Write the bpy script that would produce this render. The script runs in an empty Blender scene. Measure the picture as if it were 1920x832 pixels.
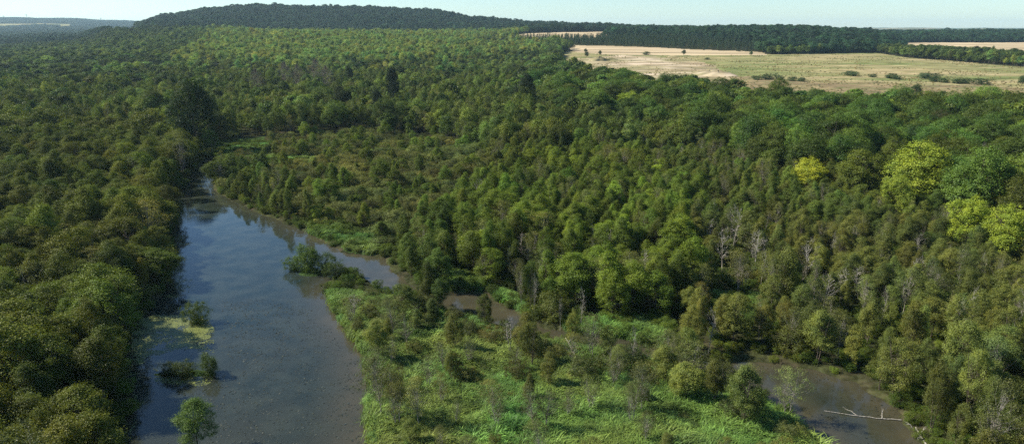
import bpy, math, random
import numpy as np
from mathutils import Vector
rng = np.random.default_rng(7)
random.seed(7)
R = math.radians
scene = bpy.context.scene
C = scene.collection

# ------------------------------------------------------------------ camera, sky, sun, exposure
FPX = 1280.0; CX = 960.0; CY = 416.0; PITCH = R(15.8); CAMZ = 55.0
cam_d = bpy.data.cameras.new('camera'); cam = bpy.data.objects.new('camera', cam_d); C.objects.link(cam)
cam_d.sensor_width = 36.0; cam_d.lens = 36.0 * FPX / 1920.0
cam.location = (0, 0, CAMZ); cam.rotation_euler = (math.pi/2 - PITCH, 0, 0)
cam_d.clip_start = 0.5; cam_d.clip_end = 60000
scene.camera = cam
SUN_EL = R(40); SUN_AZ = R(-80)       # azimuth from +Y towards +X; the sun stands to the left and a little beyond
world = bpy.data.worlds.new('World'); scene.world = world; world.use_nodes = True
wn = world.node_tree; bg = wn.nodes['Background']
sky = wn.nodes.new('ShaderNodeTexSky'); sky.sky_type = 'NISHITA'; sky.sun_disc = False
sky.sun_elevation = SUN_EL; sky.sun_rotation = SUN_AZ; sky.altitude = 100; sky.air_density = 1.0; sky.dust_density = 0.1; sky.ozone_density = 1.2
tintn = wn.nodes.new('ShaderNodeMix'); tintn.data_type = 'RGBA'; tintn.blend_type = 'MULTIPLY'; tintn.inputs[0].default_value = 1.0; tintn.inputs[7].default_value = (0.79, 0.985, 1.14, 1)
wn.links.new(sky.outputs[0], tintn.inputs[6]); wn.links.new(tintn.outputs[2], bg.inputs[0]); bg.inputs[1].default_value = 0.071
sun_d = bpy.data.lights.new('sun', 'SUN'); sun = bpy.data.objects.new('sun', sun_d); C.objects.link(sun)
sun_d.energy = 5.0; sun_d.angle = R(0.53); sun_d.color = (1.0, 0.93, 0.82)
sdir = Vector((math.sin(SUN_AZ)*math.cos(SUN_EL), math.cos(SUN_AZ)*math.cos(SUN_EL), math.sin(SUN_EL)))
sun.rotation_euler = sdir.to_track_quat('Z', 'Y').to_euler(); sun.location = (-60, 20, 120)
scene.view_settings.view_transform = 'Standard'; scene.view_settings.look = 'None'
scene.view_settings.exposure = 0.98; scene.view_settings.gamma = 1.0; scene.view_settings.use_curve_mapping = False
cy = scene.cycles
cy.max_bounces = 5; cy.diffuse_bounces = 2; cy.glossy_bounces = 2; cy.transmission_bounces = 2; cy.transparent_max_bounces = 14; cy.volume_bounces = 0
cy.use_adaptive_sampling = True; cy.adaptive_threshold = 0.01
cy.use_denoising = False; cy.denoiser = 'OPENIMAGEDENOISE'; cy.denoising_input_passes = 'RGB_ALBEDO_NORMAL'; cy.sample_clamp_direct = 6; cy.sample_clamp_indirect = 1.5
cy.caustics_reflective = False; cy.caustics_refractive = False

# ------------------------------------------------------------------ projection helpers (photo pixels 1920 x 832)
SP, CP = math.sin(PITCH), math.cos(PITCH)
def grade(py):                       # drop below the camera per metre of forward distance, for a photo row
    b = (CY - np.asarray(py, float)) / FPX
    return (SP - b*CP) / (CP + b*SP)
def at(px, py, z=0.0):               # point of the level z under a photo pixel
    b = (CY - np.asarray(py, float)) / FPX; a = (np.asarray(px, float) - CX) / FPX
    t = (z - CAMZ) / (-SP + b*CP)
    return t*a, t*(CP + b*SP)
def project(x, y, z):
    dz = z - CAMZ; f = y*CP - dz*SP; u = y*SP + dz*CP
    f = np.maximum(f, 0.01)
    return CX + FPX*x/f, CY - FPX*u/f
def inside(px, py, poly):
    poly = np.asarray(poly, float); r = np.zeros(np.shape(px), bool); n = len(poly); j = n-1
    for i in range(n):
        xi, yi = poly[i]; xj, yj = poly[j]
        c = ((yi > py) != (yj > py))
        with np.errstate(divide='ignore', invalid='ignore'):
            r ^= c & (px < (xj-xi)*(py-yi)/(yj-yi + 1e-12) + xi)
        j = i
    return r
def world_poly(poly):
    p = np.asarray(poly, float); x, y = at(p[:, 0], p[:, 1]); return np.stack([x, y], 1)
def seg_dist(x, y, poly):            # distance to a closed polygon's outline in metres
    d = np.full(np.shape(x), 1e9); n = len(poly)
    for i in range(n):
        a = poly[i]; b = poly[(i+1) % n]; ab = b-a; L = ab@ab + 1e-9
        t = np.clip(((x-a[0])*ab[0] + (y-a[1])*ab[1])/L, 0, 1)
        d = np.minimum(d, np.hypot(x-a[0]-t*ab[0], y-a[1]-t*ab[1]))
    return d
def hash2(i, j, s):
    v = np.sin(i*127.1 + j*311.7 + s*74.7)*43758.5453
    return v - np.floor(v)
def vnoise(x, y, s=0.0):
    xi = np.floor(x); yi = np.floor(y); fx = x-xi; fy = y-yi
    fx = fx*fx*(3-2*fx); fy = fy*fy*(3-2*fy)
    a = hash2(xi, yi, s); b = hash2(xi+1, yi, s); c = hash2(xi, yi+1, s); d = hash2(xi+1, yi+1, s)
    return (a*(1-fx)+b*fx)*(1-fy) + (c*(1-fx)+d*fx)*fy
def fbm(x, y, s=0.0, n=4):
    v = 0; a = .5
    for k in range(n):
        v = v + a*vnoise(x*2**k, y*2**k, s+k*3.1); a *= .5
    return v/(1-.5**n)

# ------------------------------------------------------------------ terrain heights
YR = [0, 420, 600, 850, 1000, 1150, 1250, 1450, 1700, 2000, 2200, 2500, 2800, 3300, 4500, 6000, 8000, 10000, 14000]
COLS = {
 -900: [0,0,0,0,0,0,0,0,0,0,0,0,2,5,26,62,120,120,60],
    0: [0,0,0,0,0,0,0,0,2,4,6,9,11,14,34,72,150,130,60],
  130: [0,0,0,1,3,5,6,8,10,14,16,18,18,20,36,70,140,120,60],
  230: [0,0,0,4,8,11,14,24,40,53,54,50,44,30,34,60,118,120,60],
  320: [0,0,0,4,10,17,22,31,43,55,61,80,94,60,30,50,80,90,60],
  400: [0,0,0,4,11,19,25,32,42,52,62,92,118,80,30,40,60,60,50],
  490: [0,0,0,4,12,20,26,32,34,40,54,95,131,90,30,40,50,50,50],
  560: [0,0,0,4,12,20,26,32,33,38,52,90,124,90,30,40,50,50,50],
  680: [0,0,0,4,12,20,26,31,32,38,52,92,123,90,30,40,50,50,50],
  800: [0,0,0,4,11,18,23,29,31,37,50,84,113,80,30,40,50,50,50],
  900: [0,0,0,3,9,14,18,26,32,38,45,65,83,60,30,40,50,50,50],
 1000: [0,0,0,3,7,11,15,23,39,45,47,54,65,50,30,40,50,50,50],
 1100: [0,0,1,5,10,15,18,24,39,45,47,52,57,45,30,40,50,60,50],
 1250: [0,0,2,5,10,14,17,26,36,40,42,46,46,40,30,40,60,88,50],
 1370: [0,0,3,5,10,13,16,27,42,46,42,40,38,30,30,40,56,78,50],
 1500: [0,0,3,7,11,14,16,28,43,46,40,34,30,30,30,40,45,50,50],
 1620: [0,0,3,8,12,13.5,15,22,32,36,34,30,28,28,30,40,45,50,50],
 1700: [0,0,2.5,8,12,13,13,14,16,20,26,30,30,30,30,40,45,50,50],
 1920: [0,0,2,8,10,11,12,13,14.5,18,26,34,34,30,30,40,45,50,50],
 2900: [0,0,2,8,10,11,12,13,14.5,18,26,34,34,30,30,40,45,50,50],
}
CU = np.array(sorted(COLS)); CT = np.array([COLS[k] for k in CU], float); YRa = np.array(YR, float)
KU = FPX*1.0/(CP + math.tan(PITCH)*SP)   # px per unit of x/y near the horizon rows
def H0(x, y):
    y = np.asarray(y, float); x = np.asarray(x, float)
    yy = np.maximum(y, 1.0)
    u = np.clip(CX + x/yy*FPX*(CP + math.tan(PITCH)*SP), CU[0], CU[-1])
    yy = np.clip(yy, 0, YRa[-1]-1)
    i = np.clip(np.searchsorted(CU, u, side='right')-1, 0, len(CU)-2); j = np.clip(np.searchsorted(YRa, yy, side='right')-1, 0, len(YRa)-2)
    fu = (u-CU[i])/(CU[i+1]-CU[i]); fu = fu*fu*(3-2*fu); fy = (yy-YRa[j])/(YRa[j+1]-YRa[j])
    z = (CT[i, j]*(1-fu)+CT[i+1, j]*fu)*(1-fy) + (CT[i, j+1]*(1-fu)+CT[i+1, j+1]*fu)*fy
    amp = np.clip((yy-500)/6000, 0, 1)
    z = z + (fbm(x/420, yy/420, 3)-.5)*10*np.clip((yy-1900)/1200, 0, 1) + (fbm(x/1100, yy/1100, 9)-.5)*60*amp*np.clip((yy-5000)/3000, 0, 1)
    return z
WATER = [(180,1500),(222,950),(236,832),(250,740),(236,670),(232,640),(262,600),(300,560),(318,520),(318,480),(330,430),(322,392),(326,374),(346,352),
 (360,330),(370,312),(384,299),(402,296),(406,315),(404,335),(398,352),(425,372),(480,397),(530,417),(575,437),
 (605,452),(640,472),(690,480),(722,484),(750,522),(800,546),(840,548),(900,552),(960,580),(1000,606),(1060,626),(1120,630),(1170,634),(1215,652),(1290,676),(1360,682),(1400,680),
 (1450,680),(1530,694),(1600,718),(1655,750),(1700,795),(1745,860),(1760,950),(1800,1500),(1700,1500),(1600,950),(1560,840),(1500,790),(1440,752),(1380,712),(1290,688),(1200,668),
 (1140,656),(1080,642),(1000,630),(920,606),(860,592),(800,566),(740,552),(700,535),(672,510),(650,500),(628,520),(608,545),(625,585),(655,630),(684,670),(690,720),(684,780),(694,832),(700,950),(720,1500)]
WPOLY = world_poly(WATER)
def water_sd(x, y):                  # + on land, - in the water
    px, py = project(x, y, 0.0)
    d = seg_dist(x, y, WPOLY); w = inside(px, py, WATER) & (y > 5)
    return np.where(w, -d, d)
def H(x, y, sd=None):
    z = H0(x, y); near = y < 420
    if np.any(near):
        if sd is None: sd = np.full(np.shape(x), 50.0); sd[near] = water_sd(x[near], y[near])
        w = sd + (fbm(x/2.3, y/2.3, 5)-.5)*2.4
        bank = np.clip(w/1.6, -1, 1)
        z = np.where(near, np.where(bank > 0, bank*.38 + .25*fbm(x/5, y/5, 2), bank*1.3), z)
    return z

# land cover, photo-pixel outlines of ground that lies there
F_WHEAT = [[(955,68),(985,63),(1040,61),(1140,59.5),(1145,64),(1120,72),(960,72)], [(890,92),(900,80),(955,79),(960,92)],
  [(1058,88),(1070,85),(1200,88),(1300,93),(1430,98),(1440,104),(1350,104),(1240,104.5),(1140,103),(1080,98)],
  [(1660,81),(1760,80),(1900,80),(2200,80),(2200,124),(1920,108),(1800,100),(1700,94),(1660,90)],
  [(165,59),(190,56),(240,53.5),(300,53),(300,57),(240,60),(200,62)]]
F_MEADOW = [[(1060,96),(1250,103),(1440,103),(1640,99),(1700,108),(1920,126),(2300,150),(2300,232),(1900,222),(1700,220),(1480,207),(1380,196),(1280,180),(1180,168),(1080,150),(1040,125)],
  [(296,53),(410,54),(430,58),(400,60),(296,58)],[(-900,44),(80,45),(95,46.5),(60,50),(-900,52)],[(64,44),(140,46),(130,50.5),(90,50)]]
F_QUARRY = [[(1060,112),(1110,108),(1160,104),(1235,107),(1300,112),(1340,124),(1372,150),(1300,170),(1180,168),(1080,150)]]
def cover(px, py):
    c = np.zeros(np.shape(px), int)
    for p in F_MEADOW: c[inside(px, py, p)] = 2
    for p in F_QUARRY: c[inside(px, py, p)] = 3
    for p in F_WHEAT: c[inside(px, py, p)] = 1
    return c
REED = [[(612,548),(655,556),(700,556),(740,566),(790,580),(860,602),(920,622),(1000,650),(1080,662),(1180,676),(1290,706),(1380,735),(1440,765),(1500,805),(1560,860),(1600,950),(1700,1500),(720,1500),(700,950),(692,832),(684,780),(690,720),(684,670),(655,630),(625,585)],
  [(575,424),(600,427),(625,445),(612,452),(578,438)], [(618,430),(660,432),(702,455),(712,474),(690,480),(645,470)],
  [(800,512),(850,516),(905,534),(905,550),(840,544)], [(905,535),(960,558),(985,590),(930,562)],
  [(415,262),(495,256),(512,300),(495,326),(430,326),(404,300)],[(500,300),(620,296),(600,312),(505,316)], [(1330,560),(1440,560),(1420,610),(1340,600)],
  [(1050,605),(1250,610),(1240,650),(1060,622)],[(235,560),(275,560),(262,598),(225,600)]]
def in_any(px, py, polys):
    r = np.zeros(np.shape(px), bool)
    for p in polys: r |= inside(px, py, p)
    return r

# ------------------------------------------------------------------ materials
def mat(name):
    m = bpy.data.materials.new(name); m.use_nodes = True; nt = m.node_tree; nt.nodes.clear(); return m, nt, nt.nodes, nt.links
def nd(N, t, **k):
    n = N.new(t)
    for a, v in k.items():
        if a.startswith('i_'): n.inputs[a[2:].replace('_', ' ')].default_value = v
        else: setattr(n, a, v)
    return n
def mixc(N, L, fac, a, b, blend='MIX'):
    m = N.new('ShaderNodeMix'); m.data_type = 'RGBA'; m.blend_type = blend
    for sock, v in ((m.inputs[0], fac), (m.inputs[6], a), (m.inputs[7], b)):
        if hasattr(v, 'links'): L.new(v, sock)
        elif isinstance(v, tuple): sock.default_value = (*v, 1)
        else: sock.default_value = v
    return m.outputs[2]
def ramp(N, L, src, lo, hi):
    m = N.new('ShaderNodeMapRange'); m.inputs[1].default_value = lo; m.inputs[2].default_value = hi; L.new(src, m.inputs[0]); return m.outputs[0]
def noise(N, L, scale, detail=4, coord=None, rough=.55):
    n = N.new('ShaderNodeTexNoise'); n.inputs['Scale'].default_value = scale; n.inputs['Detail'].default_value = detail; n.inputs['Roughness'].default_value = rough
    if coord is not None: L.new(coord, n.inputs['Vector'])
    return n.outputs[0]
def geopos(N, sx=1, sy=1, L=None):
    g = N.new('ShaderNodeNewGeometry')
    if sx == 1 and sy == 1: return g.outputs['Position']
    m = N.new('ShaderNodeVectorMath'); m.operation = 'MULTIPLY'; m.inputs[1].default_value = (sx, sy, 1); L.new(g.outputs['Position'], m.inputs[0]); return m.outputs[0]

def leaf_material():
    m, nt, N, L = mat('leaves')
    at_ = nd(N, 'ShaderNodeAttribute', attribute_type='INSTANCER', attribute_name='tint')
    g = N.new('ShaderNodeNewGeometry')
    mr = N.new('ShaderNodeMapRange'); mr.inputs[3].default_value = .78; mr.inputs[4].default_value = 1.22; L.new(g.outputs['Random Per Island'], mr.inputs[0])
    vm = N.new('ShaderNodeVectorMath'); vm.operation = 'SCALE'; L.new(at_.outputs['Color'], vm.inputs[0]); L.new(mr.outputs[0], vm.inputs['Scale'])
    tc = N.new('ShaderNodeTexCoord'); nz = noise(N, L, .55, 3, tc.outputs['Object']); c1 = mixc(N, L, ramp(N, L, nz, .36, .64), mixc(N, L, 1.0, vm.outputs[0], (.7, .78, .9), 'MULTIPLY'), mixc(N, L, 1.0, vm.outputs[0], (1.25, 1.18, 1.0), 'MULTIPLY'))
    dif = N.new('ShaderNodeBsdfDiffuse'); L.new(c1, dif.inputs[0])
    tr = N.new('ShaderNodeBsdfTranslucent')
    t2 = mixc(N, L, 1.0, vm.outputs[0], (1.3, 1.2, .3), 'MULTIPLY'); L.new(t2, tr.inputs[0])
    mx = N.new('ShaderNodeMixShader'); mx.inputs[0].default_value = .28; L.new(dif.outputs[0], mx.inputs[1]); L.new(tr.outputs[0], mx.inputs[2])
    gl = N.new('ShaderNodeBsdfGlossy'); gl.inputs['Roughness'].default_value = .5; gl.inputs[0].default_value = (1, 1, 1, 1)
    m2 = N.new('ShaderNodeMixShader'); m2.inputs[0].default_value = .012; L.new(mx.outputs[0], m2.inputs[1]); L.new(gl.outputs[0], m2.inputs[2])
    out = N.new('ShaderNodeOutputMaterial'); L.new(m2.outputs[0], out.inputs[0]); return m
def bark_material(name, a, b, scale=3.0, zsq=.25):
    m, nt, N, L = mat(name)
    tc = N.new('ShaderNodeTexCoord'); vm = N.new('ShaderNodeVectorMath'); vm.operation = 'MULTIPLY'; vm.inputs[1].default_value = (1, 1, zsq); L.new(tc.outputs['Object'], vm.inputs[0])
    n = noise(N, L, scale, 3, vm.outputs[0]); c = mixc(N, L, ramp(N, L, n, .38, .6), a, b)
    p = N.new('ShaderNodeBsdfDiffuse'); L.new(c, p.inputs[0]); out = N.new('ShaderNodeOutputMaterial'); L.new(p.outputs[0], out.inputs[0]); return m
M_LEAF = leaf_material()
M_BARK = bark_material('dark_bark', (.06, .048, .035), (.13, .11, .085))
M_BIRCH = bark_material('pale_birch_bark', (.13, .11, .09), (.38, .35, .3), 5, 1.6)
M_DEAD = bark_material('bleached_wood', (.17, .155, .125), (.42, .39, .33), 4)
M_DEADBR = bark_material('brown_dead_wood', (.12, .095, .075), (.22, .18, .15), 4)

# ------------------------------------------------------------------ mesh building (numpy)
class MB:
    def __init__(s): s.v = []; s.q = []; s.m = []; s.n = 0
    def add(s, v, q, mi=0):
        s.v.append(v); s.q.append(q + s.n); s.m.append(np.full(len(q), mi)); s.n += len(v)
    def arrays(s): return np.concatenate(s.v), np.concatenate(s.q), np.concatenate(s.m)
def make_mesh(name, v, q, mats, mi=None, smooth=False):
    me = bpy.data.meshes.new(name); me.vertices.add(len(v)); me.vertices.foreach_set('co', np.asarray(v, np.float32).ravel())
    k = q.shape[1]; me.loops.add(q.size); me.loops.foreach_set('vertex_index', q.astype(np.int32).ravel())
    me.polygons.add(len(q)); me.polygons.foreach_set('loop_start', np.arange(len(q), dtype=np.int32)*k)
    try: me.polygons.foreach_set('loop_total', np.full(len(q), k, np.int32))
    except Exception: pass
    for m in mats: me.materials.append(m)
    if mi is not None: me.polygons.foreach_set('material_index', mi.astype(np.int32))
    if smooth: me.polygons.foreach_set('use_smooth', np.ones(len(q), bool))
    me.update(calc_edges=True); return me
def unit(a): return a/np.maximum(np.linalg.norm(a, axis=-1, keepdims=True), 1e-9)
def leaves(mb, P, size, bias=None, w=.55, k=.6, r=rng, mi=0):
    n = len(P); nr = unit(r.normal(size=(n, 3)))
    if bias is not None: nr = unit(nr + bias*k)
    a = unit(np.cross(nr, r.normal(size=(n, 3)))); b = np.cross(nr, a)
    L = (size*(.7+.6*r.random(n)))[:, None]/2; W = L*w
    v = np.stack([P-a*L, P+b*W-a*L*.1, P+a*L, P-b*W-a*L*.1], 1).reshape(-1, 3)
    mb.add(v, np.arange(4*n).reshape(n, 4), mi)
def tube(mb, pts, rad, sides=5, mi=0):
    pts = np.asarray(pts, float); rad = np.asarray(rad, float); n = len(pts)
    t = np.gradient(pts, axis=0); t = unit(t); up = np.array([.3, .2, 1.0]); up2 = np.array([1., .1, 0])
    a = np.cross(t, np.where(np.abs(t@unit(up))[:, None] > .95, up2, up)); a = unit(a); b = np.cross(t, a)
    th = np.arange(sides)*2*math.pi/sides
    v = (pts[:, None] + (a[:, None]*np.cos(th)[None, :, None] + b[:, None]*np.sin(th)[None, :, None])*rad[:, None, None]).reshape(-1, 3)
    q = []
    for i in range(n-1):
        for j in range(sides): q.append((i*sides+j, i*sides+(j+1) % sides, (i+1)*sides+(j+1) % sides, (i+1)*sides+j))
    mb.add(v, np.array(q), mi)
def branch_path(p0, p1, r, n=5, sag=.12, wob=.06):
    t = np.linspace(0, 1, n)[:, None]; L = np.linalg.norm(p1-p0)
    p = p0*(1-t) + p1*t; p[:, 2] += (np.sin(t[:, 0]*math.pi)*-sag*L)
    p[1:-1] += r.normal(size=(n-2, 3))*L*wob
    return p
def stems(mb, H_, n, lean, r, r0, top=.93, mi=0):
    out = []
    for i in range(n):
        az = r.random()*6.28; l = lean*(.4+.8*r.random())*(1 if n > 1 else .4); h = H_*top*(1 if i == 0 else .7+.28*r.random())
        t = np.linspace(0, 1, 9); x = np.cos(az)*(l*h*t**1.2 + .1) + np.cumsum(r.normal(size=9))*.012*H_*.5; y = np.sin(az)*(l*h*t**1.2+.1) + np.cumsum(r.normal(size=9))*.012*H_*.5
        if n > 1: x += np.cos(az)*.15; y += np.sin(az)*.15
        pts = np.stack([x, y, t*h - .3*(t == 0)], 1); rad = r0*(1 if i == 0 else .75)*(1-t*.86); rad[0] *= 1.35
        tube(mb, pts, rad, 6, mi); out.append((pts, rad))
    return out
def on_stem(s, t):
    pts, rad = s; n = len(pts)-1; f = np.clip(t*n, 0, n-1e-6); i = int(f); f -= i
    return pts[i]*(1-f)+pts[i+1]*f, rad[i]*(1-f)+rad[i+1]*f

def tree(seed, H_=11., width=.46, low=.18, n_stem=2, lean=.14, clumps=230, per=45, cs=.55, leaf=.17, r0=.11, profile=None, limbs=70,
         bark=None, shell=.55, flat=.6, upb=.5, lobes=0, lv=.72, lsz=1.0, kinds='tree'):
    """a tree: stems, limbs reaching out to leaf clumps, and the clumps' leaves. Returns (trunk mesh, crown mesh)."""
    r = np.random.default_rng(seed); T = MB(); K = MB()
    S = stems(T, H_, n_stem, lean, r, r0)
    prof = profile or (lambda t: np.sqrt(np.clip(np.sin(np.pi*np.clip(t, .02, .98)**.85), 0, 1)))
    ts = r.random(clumps)**.9; h = (low + (1-low)*ts)*H_; az = r.random(clumps)*2*math.pi
    wob = 1 + .28*np.sin(az*2+r.random()*6) + .2*np.sin(az*3+h*.8+r.random()*6)
    rad = (shell + (1-shell)*r.random(clumps))*prof(ts)*width*H_/2*wob*(.75+.5*r.random(clumps))
    idx = r.integers(0, len(S), clumps); Cc = np.zeros((clumps, 3))
    for i in range(clumps):
        c, _ = on_stem(S[idx[i]], min(h[i]/(H_*.93), 1)); Cc[i] = (c[0]+np.cos(az[i])*rad[i], c[1]+np.sin(az[i])*rad[i], h[i])
    if lobes:
        la = r.random(lobes)*6.28; lt = .25 + .68*(np.arange(lobes)+r.random(lobes))/lobes
        lr = prof(lt)*width*H_/2*.62*(.55+.5*r.random(lobes)); lr[-2:] *= .3
        lc = np.stack([np.cos(la)*lr, np.sin(la)*lr, (low+(1-low)*lt)*H_*.93], 1); ls = (.16+.1*r.random(lobes))*width*H_*1.05*lsz
        li = r.integers(0, lobes, clumps); d = unit(r.normal(size=(clumps, 3)) + np.array([0, 0, .45])) ; d = unit(d + unit(lc[li]*np.array([1, 1, .0])+1e-6)*.35)
        Cc = lc[li] + d*ls[li][:, None]*np.array([1, 1, lv])*(.78+.3*r.random(clumps))[:, None]
        Cc[:, 2] = np.maximum(Cc[:, 2], low*H_)
    for i in range(min(limbs, clumps)):
        s = S[idx[i]]; tz = Cc[i, 2]/(H_*.93)
        t0 = max(.05, tz*(.55+.3*r.random())-.03); p0, r_ = on_stem(s, min(t0, .97)); rb = min(r_*.5, .018+.01*np.linalg.norm(Cc[i]-p0))
        tube(T, branch_path(p0, Cc[i], r), np.linspace(rb, rb*.25, 5), 4)
    P = np.repeat(Cc, per, 0); sz = np.repeat(cs*(.6+.8*r.random(clumps)), per)
    off = r.normal(size=P.shape)*.5; off[:, 2] *= flat; P2 = P + off*sz[:, None]
    ax = np.array([0, 0, H_*(low+.3)]); bias = unit(unit((P2-ax)*np.array([1, 1, 1.0]))*.8 + unit(off)*.9 + np.array([0, 0, upb]))
    if lobes: bias = unit(unit(P2-np.repeat(lc[li], per, 0))*1.1 + unit(off)*.5 + np.array([0, 0, upb]))
    P2[:, 2] = np.maximum(P2[:, 2], .15)
    leaves(K, P2, leaf, bias, k=1.3, r=r)
    tv, tq, _ = T.arrays(); cv, cq, _ = K.arrays()
    return make_mesh('trunk', tv, tq, [bark or M_BARK], smooth=True), make_mesh('crown', cv, cq, [M_LEAF])
def dead(seed, H_=10., bark=None, spread=.28, n=2, nb=24, twigs=130, tw=.9):
    r = np.random.default_rng(seed); T = MB(); K = MB(); S = stems(T, H_, n, .12, r, .12, 1.0)
    for i in range(nb):
        s = S[r.integers(0, n)]; t0 = .3+.65*r.random(); p0, r_ = on_stem(s, t0); az = r.random()*6.28; l = H_*spread*(1.15-t0)*(.5+.7*r.random())
        p1 = p0 + np.array([np.cos(az)*l, np.sin(az)*l, l*(.5+.9*r.random())]); path = branch_path(p0, p1, r, 5, .03, .05); tube(K, path, np.linspace(r_*.6, .018, 5), 4)
        for j in range(7):
            q0 = path[1+r.integers(0, 3)]; d = unit((p1-p0)+r.normal(size=3)*l*.6)*l*(.25+.3*r.random()); tube(K, branch_path(q0, q0+d, r, 4, 0, .06), np.linspace(.03, .011, 4), 3)
    n_ = twigs; q_ = r.random(n_)**.7; az = r.random(n_)*6.28; rr = H_*spread*(.25+.95*r.random(n_))*np.sin(np.pi*np.clip(q_, .1, .97))
    TP = np.stack([np.cos(az)*rr, np.sin(az)*rr, H_*(.32+.72*q_)], 1); d_ = unit(TP*np.array([1, 1, .25])+r.normal(size=(n_, 3))*H_*.12); b_ = unit(np.cross(d_, r.normal(size=(n_, 3)))); L_ = (H_*(.03+.05*r.random(n_)))[:, None]; W_ = H_*.0011*tw
    K.add(np.stack([TP-d_*L_-b_*W_, TP-d_*L_+b_*W_, TP+d_*L_+b_*W_*.4, TP+d_*L_-b_*W_*.4], 1).reshape(-1, 3), np.arange(4*n_).reshape(n_, 4))
    tv, tq, _ = T.arrays(); cv, cq, _ = K.arrays(); b = bark or M_DEAD
    return make_mesh('trunk', tv, tq, [b], smooth=True), make_mesh('bare_branches', cv, cq, [b], smooth=True)
def conifer(seed, H_=15.):
    return tree(seed, H_, width=.3, low=.12, n_stem=1, lean=.03, clumps=170, per=26, cs=.75, leaf=.34, r0=.18, limbs=60, profile=lambda t: np.clip(1.05-t, .04, 1)**.8, shell=.6, flat=.35, upb=.3)

P = {}
P['alder'] = [tree(10+i, 11.5, [.6, .5, .66, .46, .56, .6][i], .12, 1+(i % 3), .13, 250, 78, .55, .16, .1, flat=.8, lobes=[15, 13, 18, 11, 14, 16][i], lv=[1.2, 2.1, 1.3, 2.5, 1.6, 1.9][i], lsz=[.72, .62, .66, .6, .68, .66][i]) for i in range(6)]
P['birch'] = [tree(30+i, 10.5, .46, .38, 1+(i % 3), .12, 85, 52, .75, .15, .085, bark=M_BIRCH, limbs=80, flat=.5) for i in range(5)]
P['willow'] = [tree(50+i, 3.6, 1.25, .02, 5, .42, 150, 70, .5, .15, .05, limbs=60, shell=.45, flat=.8, bark=M_DEADBR if i == 1 else M_BARK) for i in range(4)]
P['oak'] = [tree(70+i, 15, .72, .12, 1, .1, 440, 54, .72, .25, .26, limbs=60, lobes=17+2*i, lv=1.0, flat=.8, lsz=.9) for i in range(5)]
P['poplar'] = [tree(90+i, 17, .4, .14, 1, .04, 260, 30, .95, .32, .2, limbs=40, lobes=14) for i in range(3)]
P['pine'] = [conifer(100+i) for i in range(3)]
P['dead'] = [dead(110+i, 10, M_DEAD) for i in range(3)]
P['brown'] = [dead(120+i, 15, M_DEADBR, .3, 3, 40, 800, 1.6) for i in range(2)]
# coarser sets for far woods
P['alder_far'] = [tree(210+i, 11.5, .6, .12, 2, .1, 110, 26, 1.0, .4, .1, limbs=14, lobes=12+i, lv=[1.1, 2.0, 1.4, 2.4][i], lsz=.7) for i in range(4)]
P['oak_far'] = [tree(230+i, 15, .78, .08, 1, .06, 190, 20, 1.1, .8, .25, limbs=8, lobes=13) for i in range(4)]
P['poplar_far'] = [tree(250+i, 17, .42, .1, 1, .04, 120, 14, 1.1, .65, .2, limbs=8, lobes=10) for i in range(3)]
P['pine_far'] = [tree(270+i, 15, .34, .06, 1, .03, 90, 12, .9, .6, .18, limbs=6, profile=lambda t: np.clip(1.05-t, .04, 1)**.8, shell=.6, flat=.35, upb=.3) for i in range(3)]
TALL = {'alder': 11.5, 'birch': 10.5, 'willow': 3.6, 'oak': 15, 'poplar': 17, 'pine': 15, 'dead': 10, 'brown': 15}

# ------------------------------------------------------------------ ground
def prop(o, label=None, cat=None, group=None, kind=None):
    if label: o['label'] = label
    if cat: o['category'] = cat
    if group: o['group'] = group
    if kind: o['kind'] = kind
    return o
def link(name, me, parent=None):
    o = bpy.data.objects.new(name, me); C.objects.link(o)
    if parent: o.parent = parent
    return o
def ground_mat(name, a, b, c=None, s1=.02, s2=.4, sx=1, rough_mix=.5):
    m, nt, N, L = mat(name); p = geopos(N, sx, 1, L)
    n1 = noise(N, L, s1, 6, p); n2 = noise(N, L, s2, 5, p)
    col = mixc(N, L, ramp(N, L, n1, .4, .6), a, b)
    if c: col = mixc(N, L, ramp(N, L, noise(N, L, s1*3.3, 6, p), .5, .66), col, c)
    col = mixc(N, L, ramp(N, L, n2, .36, .64), mixc(N, L, 1.0, col, (.6, .6, .6), 'MULTIPLY'), mixc(N, L, 1.0, col, (1.35, 1.35, 1.35), 'MULTIPLY'))
    d = N.new('ShaderNodeBsdfDiffuse'); L.new(col, d.inputs[0]); o = N.new('ShaderNodeOutputMaterial'); L.new(d.outputs[0], o.inputs[0]); return m
G_FLOOR = ground_mat('woodland_floor', (.026, .03, .014), (.045, .05, .02), (.05, .042, .026), .05, .8)
G_MARSH = ground_mat('marsh_soil', (.03, .05, .016), (.05, .085, .025), None, .08, 1.2)
G_MEADOW = ground_mat('dry_meadow', (.13, .155, .055), (.3, .245, .13), (.2, .19, .08), .018, .16, .3)
G_ROUGH = ground_mat('rough_dry_grass', (.25, .195, .105), (.16, .125, .07), (.125, .145, .055), .04, .25, .4)
G_WHEAT = ground_mat('stubble', (.38, .305, .185), (.42, .335, .21), (.34, .265, .16), .01, .03, .12)
G_QUARRY = ground_mat('quarry_soil', (.22, .2, .1), (.31, .24, .15), (.44, .36, .26), .012, .08, .4)
G_FAR = ground_mat('distant_farmland', (.04, .07, .035), (.05, .08, .04), (.3, .26, .16), .0012, .006, .35)
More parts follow.
